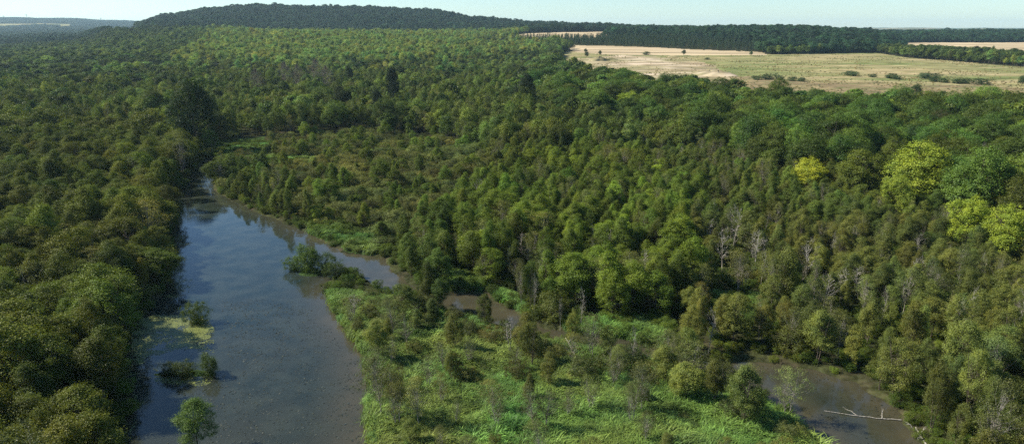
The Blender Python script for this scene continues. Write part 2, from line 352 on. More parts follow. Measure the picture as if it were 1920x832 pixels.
def build_ground():
    yr = [-120, -60, -20, 5, 20, 32, 42]
    while yr[-1] < 420: yr.append(yr[-1]+max(.45, yr[-1]*.0042))
    while yr[-1] < 17000: yr.append(yr[-1]*1.0075)
    Y = np.array(yr); s = np.concatenate([np.linspace(-2.2, -.86, 18)[:-1], np.linspace(-.86, .86, 560), np.linspace(.86, 2.2, 18)[1:]])
    YY, SS = np.meshgrid(Y, s, indexing='ij'); XX = SS*(np.maximum(YY, 0)+25)
    Z = H(XX, YY); nY, nS = YY.shape
    idx = np.arange(nY*nS).reshape(nY, nS)
    q = np.stack([idx[:-1, :-1], idx[:-1, 1:], idx[1:, 1:], idx[1:, :-1]], -1).reshape(-1, 4)
    V = np.stack([XX, YY, Z], -1).reshape(-1, 3)
    c = V[q].mean(1); px, py = project(c[:, 0], c[:, 1], c[:, 2]); front = c[:, 1] > 30
    jx = (fbm(c[:, 0]/14, c[:, 1]/14, 1)-.5)*8; jy = (fbm(c[:, 0]/20, c[:, 1]/20, 6)-.5)*3*np.clip((py-70)/40, 0, 1)
    cv = np.where(front, cover(px+jx, py+jy), 0)
    cv[(cv == 2) & (py > 138+ (px-1300)*.045 + 14*(fbm(c[:, 0]/60, c[:, 1]/60, 8)-.5))] = 5
    cv[(cv == 0) & front & (c[:, 1] < 420) & in_any(px, py, REED)] = 4
    cv[(cv == 0) & (c[:, 1] > 3300)] = 6
    for k, (nm, mt, lb) in enumerate([('ground', G_FLOOR, None), ('wheat_field', G_WHEAT, None), ('meadow_field', G_MEADOW, None), ('quarry_ground', G_QUARRY, None), ('marsh_ground', G_MARSH, None), ('rough_grass_field', G_ROUGH, None), ('distant_terrain', G_FAR, None)]):
        f = q[cv == k]
        if not len(f): continue
        u, inv = np.unique(f, return_inverse=True); me = make_mesh(nm, V[u], inv.reshape(-1, 4), [mt], smooth=True)
        prop(link(nm, me), kind='structure')
build_ground()

# ------------------------------------------------------------------ water
def water_material():
    m, nt, N, L = mat('murky_water'); g = geopos(N)
    big = noise(N, L, .055, 5, g); fine = noise(N, L, .8, 6, g, .7); mid = noise(N, L, .2, 5, g, .6)
    dp = nd(N, 'ShaderNodeAttribute', attribute_name='shallow').outputs['Fac']
    c = mixc(N, L, ramp(N, L, mid, .42, .6), (.012, .02, .016), (.026, .034, .025))
    c = mixc(N, L, ramp(N, L, fine, .55, .72), c, (.005, .008, .005))
    sl = mixc(N, L, ramp(N, L, mid, .35, .65), (.06, .053, .031), (.04, .038, .023))
    ad = N.new('ShaderNodeMath'); ad.operation = 'MULTIPLY_ADD'; L.new(big, ad.inputs[0]); ad.inputs[1].default_value = .9; ad.inputs[2].default_value = -.45
    a2 = N.new('ShaderNodeMath'); a2.operation = 'ADD'; a2.use_clamp = True; L.new(ad.outputs[0], a2.inputs[0]); L.new(dp, a2.inputs[1])
    c = mixc(N, L, a2.outputs[0], c, sl)
    p = N.new('ShaderNodeBsdfPrincipled'); L.new(c, p.inputs['Base Color']); p.inputs['Roughness'].default_value = .05; p.inputs['IOR'].default_value = 1.33
    w = noise(N, L, 1.7, 3, g); b = N.new('ShaderNodeBump'); L.new(ramp(N, L, noise(N, L, .045, 3, g), .4, .62), b.inputs['Strength']); b.inputs['Distance'].default_value = .006; L.new(w, b.inputs['Height']); L.new(b.outputs[0], p.inputs['Normal'])
    o = N.new('ShaderNodeOutputMaterial'); L.new(p.outputs[0], o.inputs[0]); return m
def build_water():
    xs = np.arange(-330, 331, 2.); ys = np.arange(36, 415, 2.); YY, XX = np.meshgrid(ys, xs, indexing='ij'); sd = -water_sd(XX, YY)
    px, py = project(XX, YY, np.zeros(XX.shape)); right = np.clip((px-300-(py-400)*.25)/300, .0, 1)
    sh = np.clip(1-sd/9, 0, 1)*right + .08*np.clip((px-1300)/100, 0, 1) + .35*np.clip((px-700)/60, 0, 1)*(px < 1300) + .3*np.clip((py-560)/260, 0, 1)*(px < 1000)
    nY, nX = YY.shape; idx = np.arange(nY*nX).reshape(nY, nX); q = np.stack([idx[:-1, :-1], idx[:-1, 1:], idx[1:, 1:], idx[1:, :-1]], -1).reshape(-1, 4)
    me = make_mesh('water', np.stack([XX, YY, 0*XX], -1).reshape(-1, 3), q, [water_material()]); a = me.attributes.new('shallow', 'FLOAT', 'POINT'); a.data.foreach_set('value', np.clip(sh, 0, 1).astype(np.float32).ravel())
    prop(link('water', me), kind='structure')
build_water()

# ------------------------------------------------------------------ masses nobody could count: instanced from geometry kept inside the one object
def mass(name, protos, pts, label, cat):
    """protos: list of (list of meshes); pts: dict pos (n,3), rot, scl (n,3), tint (n,3), idx. One object; its nodes set the copies."""
    V = []; F = []; MI = []; PID = []; mats = []; n = 0
    for k, ms in enumerate(protos):
        for me in ms:
            v = np.empty(len(me.vertices)*3, np.float32); me.vertices.foreach_get('co', v); v = v.reshape(-1, 3)
            f = np.empty(len(me.loops), np.int32); me.loops.foreach_get('vertex_index', f); f = f.reshape(-1, 4)
            mt = me.materials[0]
            if mt not in mats: mats.append(mt)
            V.append(v); F.append(f+n); MI.append(np.full(len(f), mats.index(mt))); PID.append(np.full(len(v), k)); n += len(v)
    npt = len(pts['pos']); V.append(pts['pos'].astype(np.float32)); PID.append(np.full(npt, -1))
    V = np.concatenate(V); me = make_mesh(name, V, np.concatenate(F), mats, np.concatenate(MI))
    N_ = len(V)
    def attr(nm, ty, arr, fld):
        a = me.attributes.new(nm, ty, 'POINT'); a.data.foreach_set(fld, arr)
    attr('pid', 'INT', np.concatenate(PID).astype(np.int32), 'value')
    full = lambda a, fill, w: np.concatenate([np.full((n, w) if w > 1 else n, fill), a])
    attr('pick', 'INT', full(pts['idx'], -1, 1).astype(np.int32), 'value')
    rv = np.zeros((npt, 3)); rv[:, 2] = pts['rot']; attr('turn', 'FLOAT_VECTOR', full(rv, 0., 3).astype(np.float32).ravel(), 'vector')
    attr('size', 'FLOAT_VECTOR', full(pts['scl'], 1., 3).astype(np.float32).ravel(), 'vector')
    attr('tint', 'FLOAT_VECTOR', full(pts['tint'], .05, 3).astype(np.float32).ravel(), 'vector')
    ng = bpy.data.node_groups.new(name, 'GeometryNodeTree'); ng.interface.new_socket('Geometry', in_out='INPUT', socket_type='NodeSocketGeometry'); ng.interface.new_socket('Geometry', in_out='OUTPUT', socket_type='NodeSocketGeometry')
    N = ng.nodes; L = ng.links; gi = N.new('NodeGroupInput'); go = N.new('NodeGroupOutput')
    def named(nm, ty):
        a = N.new('GeometryNodeInputNamedAttribute'); a.data_type = ty; a.inputs['Name'].default_value = nm; return a.outputs[0]
    def eq(sock, k):
        c = N.new('FunctionNodeCompare'); c.data_type = 'INT'; c.operation = 'EQUAL'; L.new(sock, c.inputs[2]); c.inputs[3].default_value = k; return c.outputs[0]
    pid = named('pid', 'INT'); pick = named('pick', 'INT'); turn = named('turn', 'FLOAT_VECTOR'); size = named('size', 'FLOAT_VECTOR')
    sp = N.new('GeometryNodeSeparateGeometry'); sp.domain = 'POINT'; L.new(gi.outputs[0], sp.inputs[0]); L.new(eq(pid, -1), sp.inputs[1])
    jn = N.new('GeometryNodeJoinGeometry')
    for k in range(len(protos)):
        sk = N.new('GeometryNodeSeparateGeometry'); sk.domain = 'POINT'; L.new(sp.outputs[1], sk.inputs[0]); L.new(eq(pid, k), sk.inputs[1])
        ip = N.new('GeometryNodeInstanceOnPoints'); L.new(sp.outputs[0], ip.inputs['Points']); L.new(eq(pick, k), ip.inputs['Selection']); L.new(sk.outputs[0], ip.inputs['Instance'])
        L.new(turn, ip.inputs['Rotation']); L.new(size, ip.inputs['Scale']); L.new(ip.outputs[0], jn.inputs[0])
    L.new(jn.outputs[0], go.inputs[0])
    o = link(name, me); md = o.modifiers.new('scatter', 'NODES'); md.node_group = ng
    return prop(o, label, cat, None, 'stuff')

# ------------------------------------------------------------------ scattering the woods
A = lambda *v: np.array(v, float)
SCRUB = [(432,312),(470,262),(560,258),(640,250),(740,256),(820,262),(900,285),(930,320),(905,365),(860,400),(800,425),(770,462),(715,474),(660,462),(600,425),(520,395),(560,350),(470,318)]
BROAD = [(1000,140),(1100,128),(1300,150),(1480,180),(1920,195),(2300,200),(2300,520),(1960,470),(1880,452),(1780,425),(1680,415),(1600,372),(1450,330),(1330,305),(1250,262),(1120,240),(1010,225)]
CENTER = [(800,430),(900,375),(940,300),(1200,300),(1330,400),(1320,560),(1250,610),(1150,600),(1040,590),(950,560),(870,520),(780,500)]
POPLAR = [(330,124),(420,60),(1000,60),(1040,100),(1000,112),(760,128),(600,135)]
PINES = [(965,88),(1060,86),(1240,98),(1420,100),(1420,84),(1240,72),(1140,69.5),(985,70),(960,76)]
SHELTER = [(1632,101),(1700,104.5),(1800,113),(1920,122),(2200,140),(2200,124),(1920,108),(1800,100),(1700,94),(1640,92)]
HOLES = [[(410,262),(500,258),(514,300),(495,330),(428,330),(400,300)]]
def grid(y0, y1, s, half=.80, pad=25):
    out = []; y = y0
    ys = np.arange(y0, y1, s*.9)
    for k, yy in enumerate(ys):
        w = yy*half+pad; xs = np.arange(-w, w, s)+(.5*s if k % 2 else 0)
        out.append(np.stack([xs+rng.uniform(-.45, .45, len(xs))*s, np.full(len(xs), yy)+rng.uniform(-.42, .42, len(xs))*s], 1))
    return np.concatenate(out)
KEEP = []        # rows: kind, x, y, z, height, width factor, tint, zone
def put(kind, x, y, h, wf, tint, zone):
    z = H(x, y)-.05; h = h*(.72+.56*fbm(x/16, y/16, 23, 3))*np.exp(rng.normal(size=len(x))*.1); wf = wf*np.exp(rng.normal(size=len(x))*.16)*(1.22 if kind in ('alder', 'oak') else 1.1)
    for i in range(len(x)): KEEP.append((kind, x[i], y[i], z[i], h[i], wf[i], tint[i], zone))
TINT = dict(left=A(.085,.11,.012), center=A(.108,.155,.016), right=A(.115,.138,.028), broad=A(.078,.122,.018), scrub=A(.115,.13,.034), birch=A(.12,.135,.035),
            poplar=A(.17,.235,.055), hill=A(.022,.05,.026), pine=A(.026,.046,.02), back=A(.09,.125,.02), upleft=A(.06,.096,.018))
def tints(base, x, y, amp=.35, warm=.3):
    n = len(x); big = fbm(x/28, y/28, 11)-.5; sm = rng.normal(size=n)
    v = np.exp(amp*(big*1.6 + sm*.6))[:, None]; hue = (fbm(x/18, y/18, 17)-.5)*2*warm + rng.normal(size=n)*warm*.3
    t = base[None]*v; t[:, 0] *= 1+hue*.8; t[:, 2] *= 1-hue*.5
    return np.clip(t, .008, .4)
bands = [(62, 130, 4.9), (130, 340, 4.6), (340, 620, 6.6), (620, 1000, 8.2), (1000, 1700, 9.6), (1700, 3100, 12)]
def thin(n, s, target): return rng.random(n) < min(1, (s/target)**2)
for (y0, y1, s) in bands:
    g = grid(y0, y1, s, .80 if y0 < 1000 else .78); x, y = g[:, 0], g[:, 1]; z = H0(x, y); px, py = project(x, y, z)
    near = y < 420; sd = np.full(len(x), 99.); sd[near] = water_sd(x[near], y[near])
    jx = (fbm(x/45, y/70, 91)-.5)*110; jy = (fbm(x/60, y/60, 93)-.5)*np.clip((py-55)*.35, 0, 50); pj, qj = px+jx, py+jy
    cv = cover(px, py); free = (sd > 1.3) & (cv == 0)
    reed = in_any(px, py, REED) & near; main = inside(px, py, REED[0]) & near
    tip = inside(px, py, [(618,500),(700,508),(790,560),(800,592),(700,600),(640,585),(600,540)])
    taken = ~free | reed | in_any(px, py, HOLES) | (tip & (rng.random(len(x)) < .85))
    def zone(m, kind, base, h0, h1, target=None, w0=.85, w1=1.2, zn='', amp=.35, warm=.25, frac=1.0):
        global taken
        k = m & ~taken
        taken |= k
        if target: k &= rng.random(len(x)) < min(1, (s/target)**2)
        if frac < 1: k &= rng.random(len(x)) < frac
        i = np.nonzero(k)[0]
        if not len(i): return
        if isinstance(kind, str): kind = [(kind, 1., base, h0, h1)]
        r = rng.random(len(i)); acc = 0; tot = sum(q[1] for q in kind)
        for (kd, wgt, bs, a, b) in kind:
            j = i[(r >= acc) & (r < acc+wgt/tot+1e-9)]; acc += wgt/tot
            if len(j): put(kd, x[j], y[j], rng.uniform(a, b, len(j)), rng.uniform(w0, w1, len(j)), tints(bs, x[j], y[j], amp, warm), zn)
    if y0 < 420:
        scr = inside(px, py, SCRUB)
        zone(scr & (rng.random(len(x)) < .15), 'alder', TINT['center']*.95, 4.5, 8, zn='scrub', w0=.8)
        zone(scr, 'willow', TINT['scrub'], 1.8, 4.0, zn='scrub', w0=.9, w1=1.3, amp=.5, warm=.26)
    if y0 >= 1000:
        zone(inside(px, py, PINES), 'pine', TINT['pine']*1.5, 9.5, 12, zn='pines', w0=.9, w1=1.1, amp=.25)
    if y0 >= 620:
        zone(inside(px, py, SHELTER), [('oak', .6, TINT['broad']*.6, 9, 13), ('poplar', .4, TINT['poplar']*.55, 10, 14)], None, 0, 0, 7., zn='shelter')
    zone((y > 1900) & (px < 1160), 'oak', TINT['hill'], 12, 20, zn='hill', amp=.55)
    zone((y > 1180) & (px >= 1100), 'oak', TINT['hill']*A(1.1, 1.2, .95), 12, 19, zn='plateau', amp=.6)
    zone(inside(pj, qj, POPLAR) & (y > 650), 'poplar', TINT['poplar'], 15, 20, zn='poplars', amp=.4, warm=.5)
    zone((y > 1500) & (px < 330), 'oak', TINT['upleft']*.9, 9, 15, zn='valley', amp=.4, frac=.8)
    zone(y > 1000, [('oak', .6, TINT['upleft'], 11, 16), ('poplar', .4, TINT['poplar']*.8, 12, 17)], None, 0, 0, zn='valley', amp=.4)
    zone(inside(pj, py+jy*.5*(px > 1300), BROAD), [('oak', .85, TINT['broad'], 11, 19), ('alder', .12, TINT['right'], 9, 12), ('dead', .03, A(.1, .1, .1), 9, 12)], None, 0, 0, 8.6, zn='broad', amp=.45, warm=.4)
    zone(inside(pj, qj, CENTER), [('alder', .9, TINT['center'], 7.5, 11.5), ('birch', .09, TINT['birch'], 8, 11), ('dead', .025, A(.1, .1, .1), 7, 10)], None, 0, 0, zn='center', amp=.45, w0=.66, w1=1.15)
    lim = 118 + 0*px
    left = (px < 380 + (py < 270)*60) & (py > 250)
    zone(left & (py > 235), [('alder', .93, TINT['left'], 9, 13), ('birch', .04, TINT['birch'], 9, 12), ('willow', .03, TINT['right'], 4, 6)], None, 0, 0, 5.2, zn='left', w0=.95, w1=1.3)
    zone((py > 445) & (px > 1000), [('alder', .62, TINT['right'], 6.5, 10), ('birch', .2, TINT['birch'], 7, 11), ('willow', .14, TINT['right']*.95, 3, 5), ('dead', .06, A(.1, .1, .1), 6, 10)], None, 0, 0, zn='right', warm=.3, w0=.62, w1=1.0)
    zone((py > 300), [('alder', .72, TINT['back']*1.1, 6, 10), ('birch', .18, TINT['birch'], 7, 10), ('willow', .09, TINT['scrub'], 3, 5), ('dead', .012, A(.1, .1, .1), 6, 10)], None, 0, 0, zn='middle', w0=.62, w1=1.0)
    zone((pj < 330) & (qj < 175), [('oak', .7, TINT['upleft'], 10, 15), ('alder', .3, TINT['back'], 9, 13)], None, 0, 0, 6.5, zn='upleft', amp=.75, warm=.4)
    zone((qj < 150), [('alder', .4, TINT['back']*1.15, 9, 13), ('oak', .3, TINT['upleft']*1.1, 10, 14), ('poplar', .3, TINT['poplar']*.75, 11, 18)], None, 0, 0, 7, zn='back', amp=.7, warm=.5)
    zone(np.ones(len(x), bool), [('alder', .8, TINT['back'], 9, 14), ('birch', .12, TINT['birch'], 9, 13), ('oak', .06, TINT['broad']*.8, 12, 18), ('poplar', .04, TINT['poplar']*.8, 12, 17)], None, 0, 0, zn='back', w0=.58, w1=1.0, amp=.5)
    # thin young trees standing in the reeds
    if y0 < 340:
        taken = ~(free & main) | (sd < 1.5)
        low = in_any(px, py, [[(825,590),(985,600),(1010,640),(960,665),(840,630)]])
        zone(low, [('willow', .8, TINT['scrub']*.9, 1.4, 2.6), ('birch', .2, TINT['birch'], 3, 4)], None, 0, 0, 4.4, zn='reeds')
        zone(tip, [('willow', .8, TINT['scrub'], 1.2, 2.4), ('birch', .2, TINT['birch'], 3, 4.5)], None, 0, 0, 5, zn='reeds')
        rim = in_any(px, py, [[(650,575),(720,568),(790,572),(850,610),(1000,648),(1180,670),(1290,700),(1400,742),(1470,790),(1500,840),(1420,830),(1350,790),(1240,765),(1130,730),(1010,705),(900,690),(820,655),(740,650),(720,700),(700,700),(650,640)]])
        zone(rim, [('birch', .27, TINT['birch'], 5, 9), ('alder', .45, TINT['right']*.95, 5, 9), ('willow', .26, TINT['scrub']*.95, 2.4, 4.2), ('dead', .03, A(.1, .1, .1), 4, 7)], None, 0, 0, 4.9, zn='reeds', w0=.8, w1=1.15)
        side = in_any(px, py, [[(690,690),(790,690),(820,740),(820,900),(700,900)]])
        zone(side, [('birch', .5, TINT['birch'], 5, 9), ('alder', .2, TINT['right'], 4, 8), ('willow', .3, TINT['scrub']*.9, 1.5, 3)], None, 0, 0, 6.2, zn='reeds', w0=.75, w1=1.1)
        zone(np.ones(len(x), bool), [('birch', .5, TINT['birch'], 3.5, 7), ('alder', .2, TINT['right'], 3, 6), ('willow', .35, TINT['scrub'], 1.2, 3)], None, 0, 0, 7, zn='reeds', w0=.7, w1=1.1)

# ------------------------------------------------------------------ landmarks and single trees of note
def top_at(px, top, h):              # forward distance at which a thing of height h on level ground shows its top on that row
    y = (CAMZ-h)/grade(top)
    for _ in range(20): y = (CAMZ - h - float(H0(np.array([px_to_x(px, top, y)]), np.array([y]))[0]))/grade(top)
    return px_to_x(px, top, y), y
def px_to_x(px, py, y):
    b = (CY-py)/FPX; return y*((px-CX)/FPX)/(CP+b*SP)
SPECIAL = [ # kind, px, top row, height, width factor, tint, label, prototype
 ('oak', 352, 150, 33, .95, (.02,.042,.01), 'tallest dark green tree, standing where the water channel ends', 0),
 ('oak', 392, 182, 21, .8, (.03,.055,.012), 'dark tree just east of the tallest one at the channel end', 2),  # extra tree; its dark tint stands in for the tall tree's black shade
 ('oak', 408, 212, 15, .9, (.028,.05,.012), 'lower dark tree overhanging the end of the channel', 4),  # added to fill the shaded channel end, shade put into the tint
 ('oak', 372, 214, 15, .9, (.03,.055,.012), 'dark tree in front of the tallest one at the channel end', 1),  # added below the tall tree, tinted dark as part of the same shade
 ('oak', 322, 196, 17, 1.08, (.15,.21,.03), 'yellow green tree leaning on the tallest dark tree by the channel', 1),
 ('oak', 262, 190, 15, 1.01, (.2,.26,.05), 'pale yellow green tree in the olive wood west of the channel end', 2),
 ('oak', 735, 122, 32, .5, (.011,.024,.008), 'tall narrow very dark tree above the bushy marsh', 3),
 ('oak', 705, 165, 19, .6, (.014,.03,.009), 'short dark tree beside the tall narrow dark one', 4),
 ('oak', 985, 134, 28, .75, (.02,.038,.011), 'large dark tree with several tops in the middle wood', 0),
 ('oak', 965, 160, 18, 0.94, (.04,.075,.018), 'mid green tree against the large many-topped dark tree', 1),
 ('oak', 1185, 172, 17, 1.55, (.25,.33,.03), 'bright yellow green rounded tree at the edge of the dense wood', 1),
 ('oak', 1060, 203, 9, 1.08, (.3,.36,.03), 'small bright yellow tree alone in the grey middle wood', 2),
 ('oak', 1172, 148, 15, 1.01, (.2,.24,.15), 'silvery grey tree among dark broadleaf trees', 3),
 ('oak', 1520, 300, 13, 1.49, (.33,.36,.03), 'vivid yellow leaved tree in the dense green wood', 2),
 ('oak', 1735, 268, 21, 1.49, (.22,.275,.03), 'broadest yellow green tree towering over the dense wood', 0),
 ('oak', 1690, 330, 14, 1.08, (.2,.255,.028), 'yellow green tree beneath the broadest yellow green tree', 3),
 ('oak', 1828, 372, 14, 1.28, (.235,.3,.028), 'light lime green tree below the bare pale tree', 1),
 ('oak', 1905, 392, 14, 1.35, (.225,.285,.028), 'light lime green tree behind the grey green wood, easternmost', 4),
 ('oak', 62, 138, 13, 1.22, (.3,.33,.2), 'pale silver green willow in the western wood, larger of two', 4),
 ('oak', 62, 100, 14, 1.01, (.2,.24,.13), 'silvery tree behind the pale silver willow', 1),
 ('oak', 148, 90, 14, 0.81, (.21,.24,.13), 'rounded silvery tree in the far western wood', 2),
 ('oak', 12, 118, 15, 1.08, (.17,.2,.12), 'grey silver tree at the west edge of the wood', 0),
 ('oak', 1770, 210, 16, 1.35, (.055,.06,.018), 'brown tinged broad tree below the rough grass', 4),
 ('oak', 1720, 236, 15, 1.49, (.04,.08,.018), 'broad mid green tree behind the broadest yellow one', 2),
 ('oak', 1450, 172, 14, 1.49, (.035,.07,.018), 'dark rounded tree below the bushes of the rough grass', 3),
 ('alder', 262, 484, 9, .7, (.17,.16,.02), 'yellowing alder on the west bank beside the open water', 1),
 ('alder', 70, 565, 6, .8, (.19,.15,.04), 'small straw yellow alder inside the west wood', 2),
 ('alder', 270, 430, 9, .7, (.06,.13,.03), 'fresh green alder behind the yellowing alder', 3),
 ('alder', 130, 620, 9, .6, (.085,.12,.06), 'pale grey green alder inside the west wood', 0),
 ('alder', 690, 670, 0, 0, None, None, 0),
 ('brown', 478, 132, 24, 1, (.1,.1,.1), 'lone leafless brown tree in the middle wood', 0),
 ('brown', 532, 120, 26, 1, (.1,.1,.1), 'leafless brown tree, westernmost of the dead clump', 1),
 ('brown', 556, 124, 25, 1, (.1,.1,.1), 'leafless brown tree in the middle of the dead clump', 0),
 ('brown', 590, 114, 27, 1.1, (.1,.1,.1), 'widest leafless brown tree of the dead clump', 1),
 ('brown', 610, 126, 25, 1, (.1,.1,.1), 'leafless brown tree, easternmost of the dead clump', 0),
 ('dead', 1880, 282, 15, 1.2, (.1,.1,.1), 'large bare pale tree with forked trunk below the broad dark trees', 0),
 ('dead', 1845, 272, 12, 1, (.1,.1,.1), 'thin bare tree beside the large forked pale one', 1),
 ('dead', 1622, 252, 13, .9, (.1,.1,.1), 'bleached bare tree inside the dense green wood', 2),
 ('dead', 1212, 262, 9, .5, (.1,.1,.1), 'thin grey snag north of the grey middle wood', 1),
 ('dead', 1378, 392, 12, .9, (.1,.1,.1), 'tall bleached bare tree in the grey green wood', 0),
 ('dead', 1362, 432, 11, .8, (.1,.1,.1), 'bleached bare tree just in front of the tall bleached one', 2),
 ('dead', 1320, 470, 9, .4, (.1,.1,.1), 'straight pale snag in the grey green wood', 1),
 ('dead', 1432, 470, 9, .45, (.1,.1,.1), 'two stemmed white snag in the grey green wood', 0),
 ('dead', 1002, 520, 8, .5, (.1,.1,.1), 'bare white stem beside the side channel', 1),
 ('dead', 1052, 560, 6.5, .35, (.1,.1,.1), 'short bare white stem between two taller ones', 2),
 ('dead', 1090, 545, 8, .5, (.1,.1,.1), 'bare white stem with a hooked top near the side channel', 0),
 ('dead', 1187, 618, 7.5, .45, (.1,.1,.1), 'twin stemmed white snag at the north edge of the reeds', 0),
 ('dead', 1660, 545, 8, .4, (.1,.1,.1), 'leaning white snag in the grey green wood north east of the pond', 0),
 ('dead', 1700, 530, 8, .4, (.1,.1,.1), 'second leaning white snag beside the leaning one north east of the pond', 2),
 ('dead', 1565, 440, 9, .5, (.1,.1,.1), 'pale snag with side limbs between the yellow tree and the pond', 1),
 ('dead', 1290, 430, 9, .4, (.1,.1,.1), 'slim pale snag west of the tall bleached bare tree', 2),
 ('dead', 1110, 425, 8, .4, (.1,.1,.1), 'slim pale snag standing in the brightest green wood', 0),
 ('dead', 1845, 480, 9, .5, (.1,.1,.1), 'grey snag below the lime green trees', 1),
 ('dead', 955, 465, 8, .4, (.1,.1,.1), 'grey snag north of the side channel bend', 2),
]

SPEC = []
def ground_hit(px, py):
    y = 600.
    g_ = grade(py)
    for _ in range(60):
        x = px_to_x(px, py, y); y = .5*y + .5*(CAMZ-float(H0(np.array([x]), np.array([y]))[0]))/g_
    return px_to_x(px, py, y), y
for (kd, px, top, h, wf, tint, lab, pi) in SPECIAL:
    if not h: continue
    x, y = top_at(px, top, h); SPEC.append((kd, x, y, float(H(np.array([x]), np.array([y]))[0])-.05, h, wf, np.array(tint), lab, pi))
# small trees and shrubs standing in the open water or at set spots: base pixel given
def base_at(px, py): x, y = at(px, py); return float(x), float(y)
for (kd, px, py, h, wf, tint, lab, pi) in [
 ('alder', 372, 846, 8.2, 1.4, (.075,.13,.024), 'young bright green alder alone in the open water, nearest of all', 0),
 ('willow', 372, 606, 4.3, .72, (.065,.1,.022), 'round green shrub standing in water beside the duckweed mat', 0),
 ('willow', 314, 704, 2.4, .75, (.035,.055,.016), 'low dark shrub at the west end of the half sunken islet', 1),
 ('willow', 346, 704, 2.8, 1.0, (.06,.085,.022), 'low olive shrub in the middle of the half sunken islet', 2),
 ('willow', 394, 701, 3.6, .7, (.06,.095,.026), 'upright green shrub at the east end of the half sunken islet', 3),
 ('willow', 554, 506, 3.3, .9, (.07,.12,.022), 'shrub at the west tip of the shrubby island in the water', 0),
 ('willow', 578, 507, 6.2, .75, (.075,.125,.02), 'tallest bright shrub on the shrubby island in the water', 3),
 ('willow', 606, 513, 4.8, .85, (.06,.1,.02), 'shrub in the middle of the shrubby island in the water', 1),
 ('willow', 630, 521, 3.8, .8, (.055,.085,.024), 'shrub at the east tip of the shrubby island in the water', 2)]:
    x, y = base_at(px, py); SPEC.append((kd, x, y, -.12, h, wf, np.array(tint), lab, pi))
BIRCHES = [(718, 790, 10), (700, 742, 8), (805, 735, 6), (832, 705, 6), (935, 812, 6), (1000, 815, 7.5), (1022, 812, 6.5), (1065, 790, 5), (1203, 780, 8), (1350, 765, 7),
           (1150, 735, 5), (965, 700, 5), (880, 690, 5), (1300, 700, 6.5), (1255, 690, 6), (765, 660, 7), (740, 640, 8), (660, 612, 5)]
for k, (px, py, h) in enumerate(BIRCHES):
    x, y = base_at(px, py); SPEC.append(('birch', x, y, .3, h, 1.0, np.array((.085, .1, .034))*(.85+.3*((k*7) % 5)/5), None, k % 5))
sx = np.array([q[1] for q in SPEC]); sy = np.array([q[2] for q in SPEC]); sr = np.array([q[4]*.24*q[5]+.5 for q in SPEC])
kx = np.array([q[1] for q in KEEP]); ky = np.array([q[2] for q in KEEP]); kh = np.array([q[4] for q in KEEP]); ok = np.ones(len(KEEP), bool)
for i in range(len(SPEC)):
    clear = sr[i]*(1.15 if SPEC[i][0] in ('oak',) else .6)
    d = np.hypot(kx-sx[i], ky-sy[i]); ok &= d > clear
    if SPEC[i][0] in ('oak', 'dead', 'brown') and SPEC[i][7]:      # neighbours between it and the open view stay lower
        low = (np.abs(kx-sx[i]-(ky-sy[i])*sx[i]/sy[i]) < sr[i]*.9) & (ky < sy[i]) & (ky > sy[i]-SPEC[i][4]*1.6) & (kh > SPEC[i][4]*.62)
        ok &= ~(low & (rng.random(len(kx)) < .8))
KEEP = [k for k, o in zip(KEEP, ok) if o]

NAMES = {'alder': ('alder_tree', 'tree'), 'birch': ('birch_tree', 'tree'), 'willow': ('willow_shrub', 'shrub'), 'oak': ('broadleaf_tree', 'tree'), 'poplar': ('poplar_tree', 'tree'),
         'pine': ('pine_tree', 'tree'), 'dead': ('dead_tree', 'dead tree'), 'brown': ('leafless_tree', 'dead tree')}
FARSET = {'alder': 'alder_far', 'birch': 'birch', 'willow': 'willow', 'oak': 'oak_far', 'poplar': 'poplar_far', 'pine': 'pine_far', 'dead': 'dead', 'brown': 'brown'}
base_count = {}
def plant(kind, x, y, z, h, wf, tint, rot, pi, label, group=None):
    tr, cr = P[kind][pi % len(P[kind])]; nm, cat = NAMES[kind]
    e = bpy.data.objects.new(nm, None); C.objects.link(e); e.empty_display_size = .5
    s = h/TALL[kind]; e.location = (x, y, z); e.rotation_euler = (0, 0, rot); e.scale = (s*wf, s*wf, s)
    prop(e, label, cat, group)
    t = bpy.data.objects.new('trunk', tr); C.objects.link(t); t.parent = e
    c = bpy.data.objects.new('crown' if kind not in ('dead', 'brown') else 'bare_branches', cr); C.objects.link(c); c.parent = e
    c['tint'] = [float(v) for v in tint]
    return e
# labels: tone + size + kind + relation to a landmark one can find
LM = [('the tallest dark tree at the channel end', 352, 300), ('the duckweed mat', 330, 625), ('the half sunken islet', 350, 700), ('the shrubby island', 590, 512),
      ('the yellowing bank alder', 262, 560), ('the bare dead clump', 565, 215), ('the tall narrow dark tree', 735, 225), ('the many-topped dark tree', 985, 235), ('the vivid yellow tree', 1520, 360),
      ('the broadest yellow green tree', 1735, 400), ('the large bare forked tree', 1880, 385), ('the tall bleached bare tree', 1378, 480), ('the twin white snag', 1187, 712), ('the fallen log in the pond', 1620, 778),
      ('the silver willow', 62, 195), ('the green reed clump on the shore', 665, 460), ('the bend of the side channel', 900, 585), ('the rounded yellow green tree', 1185, 235), ('the quarry', 1250, 160),
      ('the straw yellow alder', 70, 650), ('the two stemmed snag', 1432, 545), ('the first bend of the open water', 430, 375), ('the small yellow tree', 1060, 235), ('the rough grass', 1800, 185),
      ('the hooked bare stem', 1090, 615), ('the lime green trees', 1850, 455), ('the reed bed', 1050, 760), ('the leaning drift wood', 1715, 815), ('the short west wood gap', 60, 390), ('the poplar belt', 650, 118), ('the pale yellow green tree', 262, 260)]
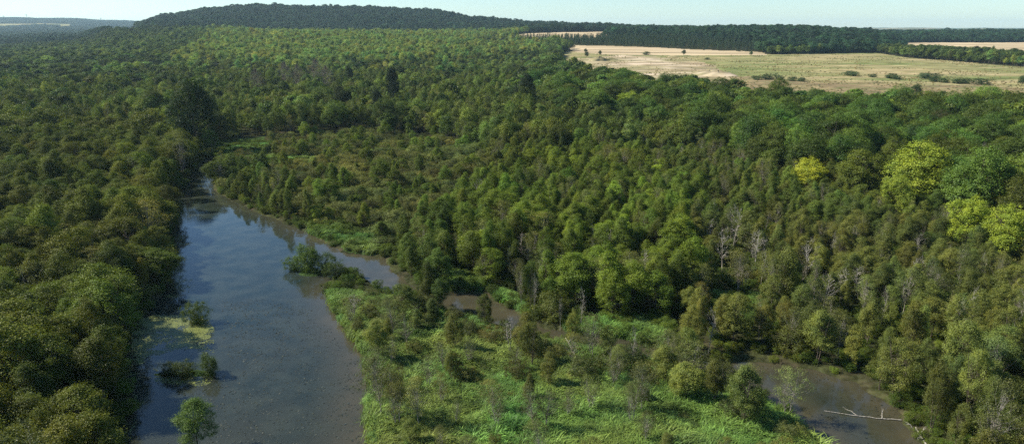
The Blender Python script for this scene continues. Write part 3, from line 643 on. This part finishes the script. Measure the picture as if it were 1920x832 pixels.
LM += [('the pinkish stubble field', 1200, 92), ('the far tan field under the hill', 1050, 66), ('the shelter belt along the meadow', 1800, 114), ('the far stubble field', 1800, 88), ('the gap between the two tan fields', 1000, 80),
       ('the pale heap in the quarry', 1123, 114), ('the silvery tree among dark ones', 1172, 200), ('the rounded silvery tree', 148, 128), ('the east edge of the pinkish stubble field', 1440, 101), ('the foot of the hill', 500, 82), ('the lone round meadow tree', 1716, 186)]
LMP = [ground_hit(a, b) if b < 150 else at(a, b) for _, a, b in LM]; LMX = np.array([float(q[0]) for q in LMP]); LMY = np.array([float(q[1]) for q in LMP])
def tone(t):
    l = t[1]; r = t[0]/t[1]; b = t[2]/t[1]
    if r > 1.02: return 'ochre tinged' if l > .1 else 'brownish olive'
    if b > .24: return 'grey green' if l < .15 else 'pale grey green'
    if r > .82: return 'olive green' if l < .13 else 'yellowish green'
    return 'dark green' if l < .09 else ('mid green' if l < .15 else 'bright green')
def describe(kind, x, y, h, tint):
    d = np.hypot(LMX-x, (LMY-y)*.8); i = int(np.argmin(d)); D = d[i]; dx = x-LMX[i]; dy = y-LMY[i]
    side = ('behind' if dy > 0 else 'in front of') if abs(dy) > abs(dx)*1.2 else ('east of' if dx > 0 else 'west of')
    near = 'just' if D < 7 else ('a little' if D < 14 else ('well' if D < 24 else ('a good way' if D < 40 else ('far' if D < 90 else 'very far'))))
    lo, hi = {'alder': (8, 10.5), 'birch': (6, 9), 'willow': (2.6, 3.8), 'oak': (12, 14), 'poplar': (15, 17), 'pine': (16, 18), 'dead': (8, 10), 'brown': (10, 12)}[kind]
    sz = 'small' if h < lo else ('tall' if h > hi else 'medium')
    w = {'alder': 'alder', 'birch': 'thin birch', 'willow': 'willow shrub', 'oak': 'broadleaf tree', 'poplar': 'poplar', 'pine': 'pine', 'dead': 'bare dead tree', 'brown': 'bare dead tree'}[kind]
    tn = '' if kind in ('dead', 'brown') else tone(tint)+' '
    t_ = f'{sz} {tn}{w} {near} {side} {LM[i][0]}'.split()
    return ' '.join(t_ if len(t_) <= 16 else t_[1:][:16])
for (kd, x, y, z, h, wf, tint, lab, pi) in SPEC:
    lb = lab or describe(kd, x, y, h, tint); plant(kd, x, y, z, h, wf, tint, random.random()*6.28 if lab is None else 0.9*pi, pi, lb, None if lab else lb.replace('the ', ''))
# the largest of each kind become things, the others one mass per kind
by = {}
for k in KEEP: by.setdefault(k[0], []).append(k)
CAP = 290
for kind, rows in by.items():
    x = np.array([r[1] for r in rows]); y = np.array([r[2] for r in rows]); z = np.array([r[3] for r in rows]); h = np.array([r[4] for r in rows]); wf = np.array([r[5] for r in rows]); tn = np.array([r[6] for r in rows])
    px, py = project(x, y, z+h*.65); px2, py2 = project(x, y, z+h)
    vis = (px > 5) & (px < 1915) & (py < 826) & (py > 0)
    score = np.where(vis, h*np.sqrt(wf)/np.hypot(y, x), 0)
    if kind in ('pine', 'poplar'): cap = 200
    else: cap = CAP
    top = np.argsort(-score)[:cap]; top = top[score[top] > 0]; rest = np.setdiff1d(np.arange(len(rows)), top)
    for i in top:
        lb = describe(kind, x[i], y[i], h[i], tn[i])
        plant(kind, x[i], y[i], z[i], h[i], wf[i], tn[i], random.random()*6.28, random.randrange(60), lb, lb.replace('the ', ''))
    far = y[rest] > 300
    pn = P[kind]; pf = P[FARSET[kind]]; protos = [list(a) for a in pn]; n0 = len(pn)
    if pf is not pn: protos += [list(a) for a in pf]
    if len(rest):
        idx = rng.integers(0, n0, len(rest))
        if pf is not pn: idx = np.where(far, n0+rng.integers(0, len(pf), len(rest)), idx)
        sc = h[rest]/TALL[kind]
        mass({'alder': 'alder_wood', 'birch': 'birch_wood', 'willow': 'willow_scrub', 'oak': 'broadleaf_forest', 'poplar': 'poplar_wood', 'pine': 'pine_forest', 'dead': 'dead_wood', 'brown': 'dead_brown_wood'}[kind], protos,
             dict(pos=np.stack([x[rest], y[rest], z[rest]], 1), rot=rng.random(len(rest))*6.28, scl=np.stack([sc*wf[rest], sc*wf[rest], sc], 1), tint=tn[rest], idx=idx),
             {'alder': 'olive green alder wood reaching away beyond the nearer alders', 'birch': 'thin birches scattered through the wood further away', 'willow': 'low grey green willow scrub filling the marsh',
              'oak': 'dark broadleaf forest over the hill and far plateau', 'poplar': 'light green poplar wood below the hill', 'pine': 'dark pine plantation beyond the stubble field', 'dead': 'bleached dead trees further away in the wood', 'brown': 'brown dead trees'}[kind], 'wood')
print('trees', {k: len(v) for k, v in by.items()})

# ------------------------------------------------------------------ reeds, sedge, duckweed
def reed_clump(seed, n=46, wide=.062):
    r = np.random.default_rng(seed); K = MB(); a = r.normal(size=(n, 2))*.34; h = .9+.8*r.random(n); az = r.normal(size=n)*1.0+.5; l = h*(.35+.5*r.random(n))
    d = np.stack([np.cos(az), np.sin(az), 0*az], 1); side = np.stack([-np.sin(az+r.normal(size=n)*.6), np.cos(az), 0*az], 1)
    base = np.stack([a[:, 0], a[:, 1], 0*az], 1); tt = [0, .45, .8, 1.05]; V = []
    for k, t in enumerate(tt):
        w = wide*[.7, 1, .8, .12][k]/2; c = base + d*(l*t**1.9)[:, None] + np.array([0, 0, 1])*(h*(t-.34*t**3))[:, None]; V += [c-side*w, c+side*w]
    V = np.stack(V, 1).reshape(-1, 3); o = np.arange(n)[:, None]*8
    q = np.concatenate([o+np.array([0, 1, 3, 2])+2*k for k in range(3)]); K.add(V, q)
    v, q, _ = K.arrays(); return make_mesh('reeds', v, q, [M_LEAF])
g = grid(62, 330, .62, .5, 10); px, py = project(g[:, 0], g[:, 1], np.zeros(len(g))); m = in_any(px, py, REED) & (g[:, 1] < 330)
g = g[m]; sd = water_sd(g[:, 0], g[:, 1]); m = (sd > .1) & ((g[:, 1] < 160) | (g[:, 1] > 290) | (rng.random(len(g)) < .45)) ; g = g[m]
patch = fbm(g[:, 0]/7, g[:, 1]/7, 31)+.25*(fbm(g[:, 0]/2, g[:, 1]/2, 35)-.5)
den = rng.random(len(g)) < np.clip(1.5-1.1*np.clip((patch-.56)*6, 0, 1), 0, 1); g = g[den]; patch = patch[den]
tn = A(.135, .22, .046)[None]*(.72+.9*np.clip(patch-.25, 0, .6))[:, None]*np.exp(rng.normal(size=(len(g), 1))*.28); tn[:, 0] *= 1+(fbm(g[:, 0]/11, g[:, 1]/11, 41)-.5)*1.0; tn[:, 2] *= 1+1.2*np.clip(fbm(g[:, 0]/8, g[:, 1]/8, 44)-.6, 0, 1)
sz = rng.uniform(.6, 1.35, len(g))*(.35+1.2*fbm(g[:, 0]/5, g[:, 1]/5, 51))
mass('reed_bed', [[reed_clump(i)] for i in range(5)], dict(pos=np.stack([g[:, 0], g[:, 1], H(g[:, 0], g[:, 1])-.05], 1), rot=rng.normal(size=len(g))*.5, scl=np.stack([sz*1.1, sz*1.1, sz], 1), tint=tn, idx=rng.integers(0, 5, len(g))),
     'fresh green reeds bent by the wind on the marsh and shores', 'reeds')
print('reeds', len(g))
def herbs(name, g, s0, s1, tint, amp, label, cat, var=(0, 1, 2, 3)):
    sz = rng.uniform(s0, s1, len(g)); wd = rng.uniform(.8, 1.5, len(g)); z = np.where(g[:, 1] < 420, H(g[:, 0], g[:, 1]), H0(g[:, 0], g[:, 1]))
    mass(name, [[P['willow'][i][1]] for i in var], dict(pos=np.stack([g[:, 0], g[:, 1], z-.08], 1), rot=rng.random(len(g))*6.28, scl=np.stack([sz*wd, sz*wd, sz], 1), tint=tints(tint, g[:, 0], g[:, 1], amp, .4), idx=rng.integers(0, len(var), len(g))), label, cat)
g = grid(62, 170, 1.5, .5, 10); px, py = project(g[:, 0], g[:, 1], np.zeros(len(g))); m = inside(px, py, REED[0]) & (water_sd(g[:, 0], g[:, 1]) > .3) & (fbm(g[:, 0]/6, g[:, 1]/6, 57)+.2*rng.normal(size=len(g)) > .5)
herbs('marsh_herbs', g[m], .14, .36, A(.125, .2, .05), .5, 'broad leaved marsh plants growing through the reeds', 'marsh plants')
g = grid(420, 1150, 5.5, .8, 20); z = H0(g[:, 0], g[:, 1]); px, py = project(g[:, 0], g[:, 1], z); m = (cover(px, py) >= 2) & (fbm(g[:, 0]/30, g[:, 1]/45, 63)+.12*rng.normal(size=len(g))+.12*np.clip((py-125)/40, -1, 1) > .6)
herbs('field_tussocks', g[m], .1, .32, A(.27, .235, .11), .4, 'dry grass tussocks and low weeds over the rough field', 'tussocks')
# undergrowth: low leafy plants under the near trees
g = grid(64, 340, 2.6, .8, 20); px, py = project(g[:, 0], g[:, 1], np.zeros(len(g))); sd = water_sd(g[:, 0], g[:, 1]); m = (sd > .2) & ~inside(px, py, REED[0]); g = g[m]
sz = rng.uniform(.25, .6, len(g)); mass('undergrowth', [[P['willow'][i][1]] for i in range(4)], dict(pos=np.stack([g[:, 0], g[:, 1], H(g[:, 0], g[:, 1])-.1], 1), rot=rng.random(len(g))*6.28, scl=np.stack([sz, sz, sz], 1),
     tint=tints(TINT['left']*A(.95, 1.1, 1.2), g[:, 0], g[:, 1], .4, .3), idx=rng.integers(0, 4, len(g))), 'low leafy undergrowth between the trees of the wet wood', 'undergrowth')
def pads(n, poly, thr, scale, s0, s1, seed, stretch=1.0, soft=.12, fade=1.6):
    p = world_poly(poly); lo = p.min(0); hi = p.max(0); r = np.random.default_rng(seed)
    q = lo + (hi-lo)*r.random((n, 2)); px, py = project(q[:, 0], q[:, 1], np.zeros(n)); m = inside(px, py, poly)
    f = fbm(q[:, 0]/scale*stretch, q[:, 1]/scale, seed, 5)+r.normal(size=n)*soft; f -= .22*np.clip(1-seg_dist(q[:, 0], q[:, 1], p)/fade, 0, 1); m &= f > thr; q = q[m]; m = water_sd(q[:, 0], q[:, 1]) < .4; q = q[m]
    return q, s0+(s1-s0)*r.random(len(q))**2
def pad_mesh(name, q, s, mt, lift=.012, tilt=.06, seed=3):
    r = np.random.default_rng(seed); n = len(q); k = 6; th = np.arange(k)*2*math.pi/k + r.random((n, 1))*6; rr = s[:, None]*(.6+.6*r.random((n, k)))/2
    x = q[:, :1]+np.cos(th)*rr; y = q[:, 1:]+np.sin(th)*rr; z = lift + r.random((n, 1))*.02 + (np.cos(th+r.random((n, 1))*6)*rr*tilt) ; V = np.stack([x, y, np.maximum(z, .004)], -1).reshape(-1, 3)
    return make_mesh(name, V, np.arange(n*k).reshape(n, k), [mt])
def weed_mat(name, a, b):
    m, nt, N, L = mat(name); g = N.new('ShaderNodeNewGeometry'); c = mixc(N, L, g.outputs['Random Per Island'], a, b)
    p = N.new('ShaderNodeBsdfPrincipled'); L.new(c, p.inputs['Base Color']); p.inputs['Roughness'].default_value = .45; o = N.new('ShaderNodeOutputMaterial'); L.new(p.outputs[0], o.inputs[0]); return m
MATS = [(([(250,603),(290,590),(345,588),(392,600),(402,618),(385,652),(330,655),(290,668),(262,684),(246,650)]), 70000, .47, 2.0), ([(225,640),(275,640),(262,720),(250,832),(215,832)], 16000, .53, 2.2),
        ([(320,430),(350,440),(362,456),(345,470),(318,465)], 5000, .48, 2.5), ([(318,500),(350,505),(372,540),(330,560),(300,560)], 9000, .6, 2.),
        ([(322,300),(430,268),(492,262),(480,300),(402,330),(398,352),(440,380),(470,400),(420,396),(360,350),(322,345)], 16000, .55, 4.), ([(286,690),(345,710),(395,700),(408,706),(395,720),(330,730),(290,716)], 7000, .46, 2.),
        ([(424,262),(496,260),(488,288),(428,302)], 12000, .28, 3.), ([(366,612),(402,610),(404,660),(370,665)], 4000, .5, 1.5)]
Q = []; S_ = []
for k, (poly, n, thr, sc) in enumerate(MATS):
    q, s = pads(n, poly, thr, sc, .1, .34, 60+k, .6); Q.append(q); S_.append(s)
Q = np.concatenate(Q); S_ = np.concatenate(S_)
prop(link('duckweed', pad_mesh('duckweed', Q, S_, weed_mat('duckweed_green', (.085, .11, .022), (.18, .2, .05)))), 'yellow green duckweed and floating leaves along the west bank', 'duckweed', None, 'stuff')
q1, s1 = pads(22000, [(400,560),(560,560),(650,640),(690,700),(690,860),(300,860),(330,740),(420,690),(410,610)], .52, 1.1, .08, .36, 81, .5)
q2, s2 = pads(3500, [(330,330),(700,470),(690,640),(690,860),(240,860),(340,560)], .56, 6, .08, .28, 82, .5)
q3, s3 = pads(2500, [(1380,672),(1640,700),(1760,860),(1560,860),(1440,750)], .55, 3, .08, .35, 83, .5)
prop(link('pondweed', pad_mesh('pondweed', np.concatenate([q1, q2, q3]), np.concatenate([s1, s2, s3]), weed_mat('pondweed_olive', (.006, .009, .005), (.038, .044, .022)), tilt=.25)), 'dark olive tufts of pondweed breaking the water surface', 'pondweed', None, 'stuff')

# ------------------------------------------------------------------ islets under the water shrubs
def islet(name, px, py, rx, ry, h, label):
    x, y = base_at(px, py); n = 26; V = []; r = np.random.default_rng(int(px)); rings = [(1.0, -.25), (.86, .03), (.6, h*.7), (.25, h)]
    for (f, z) in rings:
        th = np.arange(n)*2*math.pi/n; w = 1+.16*np.sin(th*3+px)+.1*np.sin(th*5+py)+.05*r.normal(size=n); V.append(np.stack([x+np.cos(th)*rx*f*w, y+np.sin(th)*ry*f*w, z+.05*r.normal(size=n)], 1))
    V = np.concatenate(V); q = [(k*n+i, k*n+(i+1) % n, (k+1)*n+(i+1) % n, (k+1)*n+i) for k in range(3) for i in range(n)]
    b = 3*n; q += [(b+i, b+i+1, b+n-2-i, b+n-1-i) for i in range(0, n//2-1)]
    return prop(link(name, make_mesh(name, V, np.array(q), [G_MARSH], smooth=True)), kind='structure')
islet('islet_ground', 350, 700, 5.2, 1.1, .3, ''); islet('islet_ground', 592, 512, 5.2, 2.2, .35, ''); islet('islet_ground', 372, 603, 1.3, .9, .15, ''); islet('islet_ground', 372, 838, 1.2, .9, .15, '')

# ------------------------------------------------------------------ fallen wood in the pond
def log(name, pts, r0, r1, twigs, label, cat, seed=1):
    r = np.random.default_rng(seed); T = MB(); p = np.array([(*base_at(a, b), z) for a, b, z in pts]); n = len(p)
    t = np.linspace(0, n-1, 14); p = np.stack([np.interp(t, np.arange(n), p[:, k]) for k in range(3)], 1) + r.normal(size=(14, 3))*.03
    tube(T, p, np.linspace(r0, r1, 14), 7); tv, tq, _ = T.arrays(); e = bpy.data.objects.new(name, None); C.objects.link(e); e.location = p[0]
    off = -np.array(p[0]); prop(e, label, cat)
    prop(link('stem', make_mesh('stem', tv+off, tq, [M_DEAD], smooth=True), e))
    for (i, dx, dy, dz) in twigs:
        K = MB(); path = branch_path(p[i], p[i]+np.array([dx, dy, dz]), r, 6, -.05, .05); tube(K, path, np.linspace(r1*.9+.02, .015, 6), 5)
        for j in range(3): tube(K, branch_path(path[2+j], path[2+j]+np.array([dx, dy, dz])*.35+r.normal(size=3)*.3, r, 4, 0, .05), np.linspace(.03, .01, 4), 4)
        kv, kq, _ = K.arrays(); link('branch', make_mesh('branch', kv+off, kq, [M_DEAD], smooth=True), e)
log('fallen_log', [(1545, 771, .12), (1600, 779, .1), (1650, 785, .1), (1690, 788, .15)], .035, .075, [(5, -1.2, 1.0, .5), (9, .4, .8, .8)], 'long thin fallen log lying across the brown pond', 'log')
log('driftwood', [(1716, 806, .5), (1726, 822, .35), (1740, 840, .2)], .09, .13, [(2, -1.6, .5, .9), (6, 1.0, .8, 1.0), (8, -1.2, -.6, .6)], 'bleached driftwood trunk leaning out of the bank at the pond edge', 'driftwood', 5)
log('sunken_branch', [(1628, 707, .1), (1640, 700, .4), (1662, 690, 1.2)], .05, .07, [(6, -.8, .4, .3)], 'thin broken branch dipping into the pond from the north bank', 'branch', 6)
log('leaning_trunk', [(1085, 700, .3), (1078, 682, 1.6), (1060, 664, 3.2)], .12, .07, [(8, -.8, .2, 1.6), (11, .5, .3, 1.4)], 'dark leaning dead trunk at the north rim of the reeds', 'dead tree', 8)

# ------------------------------------------------------------------ field bushes, spoil heaps, pylons
BUSH = [(1282,104,7,'round green tree at the edge of the stubble field'),(1408,105,6,'bright green tree at the east end of the stubble field'),(1210,103,4,'low dark bush on the quarry rim'),(1098,100,6,'dark bush at the west side of the quarry'),
 (1100,108,7,'leafy tree above the quarry'),(1125,104,6,'small dark tree behind the quarry heap'),(1592,142,4,'slim dark bush in the meadow'),(1598,143,3.5,'pale round bush in the meadow beside the slim one'),(1636,145,2.6,'small bush alone in the dry meadow'),
 (1669,147,4,'dark bush in the dry meadow, western half of a pair'),(1682,149,3,'dark bush in the dry meadow, eastern half of a pair'),(1732,147,4.2,'large grey bush at the west end of the bush row'),(1746,147,4.2,'pale bush second in the bush row'),
 (1752,153,3.6,'green bush third in the bush row'),(1772,155,3.4,'olive bush fourth in the bush row'),(1797,157,3.6,'dark bush fifth in the bush row'),(1808,157,3.8,'green bush at the east end of the bush row'),(1843,159,4.6,'green bush alone in the rough dry grass'),
 (1916,162,8,'dark bush at the east edge of the meadow'),(1420,150,3.4,'scrubby bush at the west end of the long thicket'),(1440,149,4,'bush in the middle of the long thicket'),(1462,150,3.4,'olive bush of the long thicket'),(1484,152,3.2,'green bush of the long thicket'),
 (1502,153,3,'low bush at the east end of the long thicket'),(1716,184,8.5,'lone round dark tree at the forest edge by the rough grass'),(1697,182,6,'slim green tree beside the lone round dark tree'),(1325,112,2.4,'small bush in the green strip of the meadow'),
 (1900,80,8,'dark clump at the far edge of the far stubble field'),(1745,101,2,'tiny bush in front of the shelter belt')]
for k, (px, py, h, lb) in enumerate(BUSH):
    x, y = ground_hit(px, py); z = float(H0(np.array([x]), np.array([y]))[0]); kd = 'oak' if h > 5 else 'willow'; h = h*1.3; t = A(.04, .07, .022)*(1+.5*((k*5) % 4)/4)*(A(1.6, 1.4, 1.9) if ('pale' in lb or 'grey' in lb) else 1)*(A(1.5, 1.6, 1) if 'bright' in lb else 1)
    plant(kd, x, y, z-.2, h, (1.3 if kd == 'oak' else 1.9), t, k*1.3, k, lb)
def heap(px, py, r, h, label, seed):
    x, y = ground_hit(px, py); rr = np.random.default_rng(seed); n = 28; V = []; rings = [1, .8, .6, .4, .2, .04]
    for f in rings:
        th = np.arange(n)*2*math.pi/n; w = 1+.2*np.sin(th*2+seed)+.1*np.sin(th*5)+.05*rr.normal(size=n); xx = np.cos(th)*r*f*w; yy = np.sin(th)*r*.6*f*w
        V.append(np.stack([xx, yy, h*(1-f)**.8*(1+.15*rr.normal(size=n))-(.6 if f == 1 else 0)], 1))
    V = np.concatenate(V); q = [(k*n+i, k*n+(i+1) % n, (k+1)*n+(i+1) % n, (k+1)*n+i) for k in range(5) for i in range(n)]
    o = link('spoil_heap', make_mesh('spoil_heap', V, np.array(q), [G_QUARRY], smooth=True)); o.location = (x, y, float(H0(np.array([x]), np.array([y]))[0])); prop(o, label, 'spoil heap')
heap(1123, 114, 14, 6, 'tallest grassy spoil heap at the west side of the quarry', 1); heap(1145, 112, 10, 3, 'low sandy heap beside the tallest spoil heap', 2); heap(1344, 142, 22, 5, 'crescent shaped earth heap at the east end of the quarry', 3)
heap(1262, 107, 12, 2, 'flat pale heap on the meadow near the stubble field', 4); heap(1330, 138, 26, 4, 'brown earth bank beside the crescent shaped heap', 6)
def pylon(px, h, y, label):
    x = px_to_x(px, 44, y); z = float(H0(np.array([x]), np.array([y]))[0]); e = bpy.data.objects.new('pylon', None); C.objects.link(e); e.location = (x, y, z); prop(e, label, 'pylon')
    T = MB(); w = h*.09
    lv = [(0, w), (.35*h, w*.55), (.6*h, w*.3), (h, w*.08)]
    for sx_ in (-1, 1):
        for sy_ in (-1, 1): tube(T, [(sx_*q_, sy_*q_, zz) for zz, q_ in lv], [.45, .4, .35, .25], 4)
    for (z0, w0), (z1, w1) in zip(lv[:-1], lv[1:]):
        for sy_ in (-1, 1): tube(T, [(-w0, sy_*w0, z0), (w1, sy_*w1, z1)], [.25, .25], 4); tube(T, [(w0, sy_*w0, z0), (-w1, sy_*w1, z1)], [.25, .25], 4)
    v, q, _ = T.arrays(); M = STEEL; link('mast', make_mesh('mast', v, q, [M]), e)
    for zz, ln in ((.72*h, .34*h), (.86*h, .26*h)):
        T = MB(); tube(T, [(-ln, 0, zz), (0, 0, zz+h*.03), (ln, 0, zz)], [.4, .7, .4], 4); tube(T, [(-ln, 0, zz), (0, 0, zz-h*.01), (ln, 0, zz)], [.35, .35, .35], 4); v, q, _ = T.arrays(); link('cross_arm', make_mesh('cross_arm', v, q, [M]), e)
STEEL = bark_material('galvanised_steel', (.2, .21, .22), (.26, .27, .28))
pylon(9, 42, 7600, 'grey lattice pylon on the far ridge, westernmost of three'); pylon(52, 60, 7600, 'grey lattice pylon on the far ridge, largest of three'); pylon(190, 42, 7900, 'grey lattice pylon on the far ridge, easternmost of three')
# far hedges and woods of the plain beyond, too far off to count
g = grid(3000, 8600, 26, .78, 50); z = H0(g[:, 0], g[:, 1]); px, py = project(g[:, 0], g[:, 1], z)
m = ((px < 380) | ((px > 1120) & (px < 1400))) & (cover(px, py) == 0) & ((fbm(g[:, 0]/300, g[:, 1]/900, 71) > .46) | (g[:, 1] > 6300) | (g[:, 1] < 4300)); g = g[m]; z = z[m]; sc = rng.uniform(.9, 1.5, len(g))
mass('distant_woods', [list(a) for a in P['oak_far']], dict(pos=np.stack([g[:, 0], g[:, 1], z-1], 1), rot=rng.random(len(g))*6.28, scl=np.stack([sc*1.9, sc*1.9, sc*.9], 1), tint=tints(TINT['hill'], g[:, 0]/9, g[:, 1]/9, .4, .2), idx=rng.integers(0, 4, len(g))),
     'bluish distant woods and hedges on the plain and ridge', 'wood')
# small fair weather cloud
def cloud(px, py, y, w, h, seed):
    r = np.random.default_rng(seed); import bmesh
    bm = bmesh.new(); x0 = px_to_x(px, py, y); z0 = CAMZ - y*float(grade(py))
    for k in range(5):
        a = (r.random()-.5)*2; s_ = w*.16*(1.2-abs(a))*(.7+.6*r.random()); from_ = len(bm.verts)
        bmesh.ops.create_icosphere(bm, subdivisions=3, radius=1.0); bm.verts.ensure_lookup_table()
        for v in bm.verts[from_:]:
            d = 1+.3*math.sin(v.co.x*4+k)*math.cos(v.co.z*5+k*2)+.15*math.sin(v.co.y*9+k)
            v.co = Vector((x0+a*w*.4+v.co.x*s_*d, y+v.co.y*s_*d+(r.random()-.5)*.0, z0+(1-abs(a))*h*.3*(k % 3)/2+v.co.z*s_*.6*d))
    me = bpy.data.meshes.new('cloud'); bm.to_mesh(me); bm.free()
    m, nt, N, L = mat('thin_cloud'); lw = N.new('ShaderNodeLayerWeight'); lw.inputs[0].default_value = .35; d0 = N.new('ShaderNodeBsdfDiffuse'); d0.inputs[0].default_value = (.95, .95, .95, 1); d1 = N.new('ShaderNodeBsdfTranslucent'); d1.inputs[0].default_value = (.95, .95, .95, 1); d = N.new('ShaderNodeMixShader'); L.new(d0.outputs[0], d.inputs[1]); L.new(d1.outputs[0], d.inputs[2]); t = N.new('ShaderNodeBsdfTransparent')
    mr = N.new('ShaderNodeMapRange'); mr.inputs[1].default_value = 0; mr.inputs[2].default_value = .8; mr.inputs[3].default_value = .82; mr.inputs[4].default_value = 1; L.new(lw.outputs[1], mr.inputs[0])
    mx = N.new('ShaderNodeMixShader'); L.new(mr.outputs[0], mx.inputs[0]); L.new(d.outputs[0], mx.inputs[1]); L.new(t.outputs[0], mx.inputs[2]); o = N.new('ShaderNodeOutputMaterial'); L.new(mx.outputs[0], o.inputs[0])
    me.materials.append(m); prop(link('cloud', me), kind='structure')
cloud(937, 15, 20000, 330, 130, 3)

# ------------------------------------------------------------------ haze
def haze():
    x0, x1, y0, y1, z0, z1 = -40000, 40000, -400, 17600, -2.6, 260
    v = np.array([(x, y, z) for z in (z0, z1) for y in (y0, y1) for x in (x0, x1)], float); q = np.array([(0, 2, 3, 1), (4, 5, 7, 6), (0, 1, 5, 4), (2, 6, 7, 3), (0, 4, 6, 2), (1, 3, 7, 5)])
    m, nt, N, L = mat('haze'); p = N.new('ShaderNodeVolumePrincipled'); p.inputs['Color'].default_value = (.6, .86, 1, 1); p.inputs['Density'].default_value = HAZE; p.inputs['Anisotropy'].default_value = .2
    o = N.new('ShaderNodeOutputMaterial'); L.new(p.outputs[0], o.inputs['Volume']); prop(link('haze', make_mesh('haze', v, q, [m])), 'thin pale blue haze over the whole landscape', 'haze', None, 'stuff')
HAZE = .000042
haze()
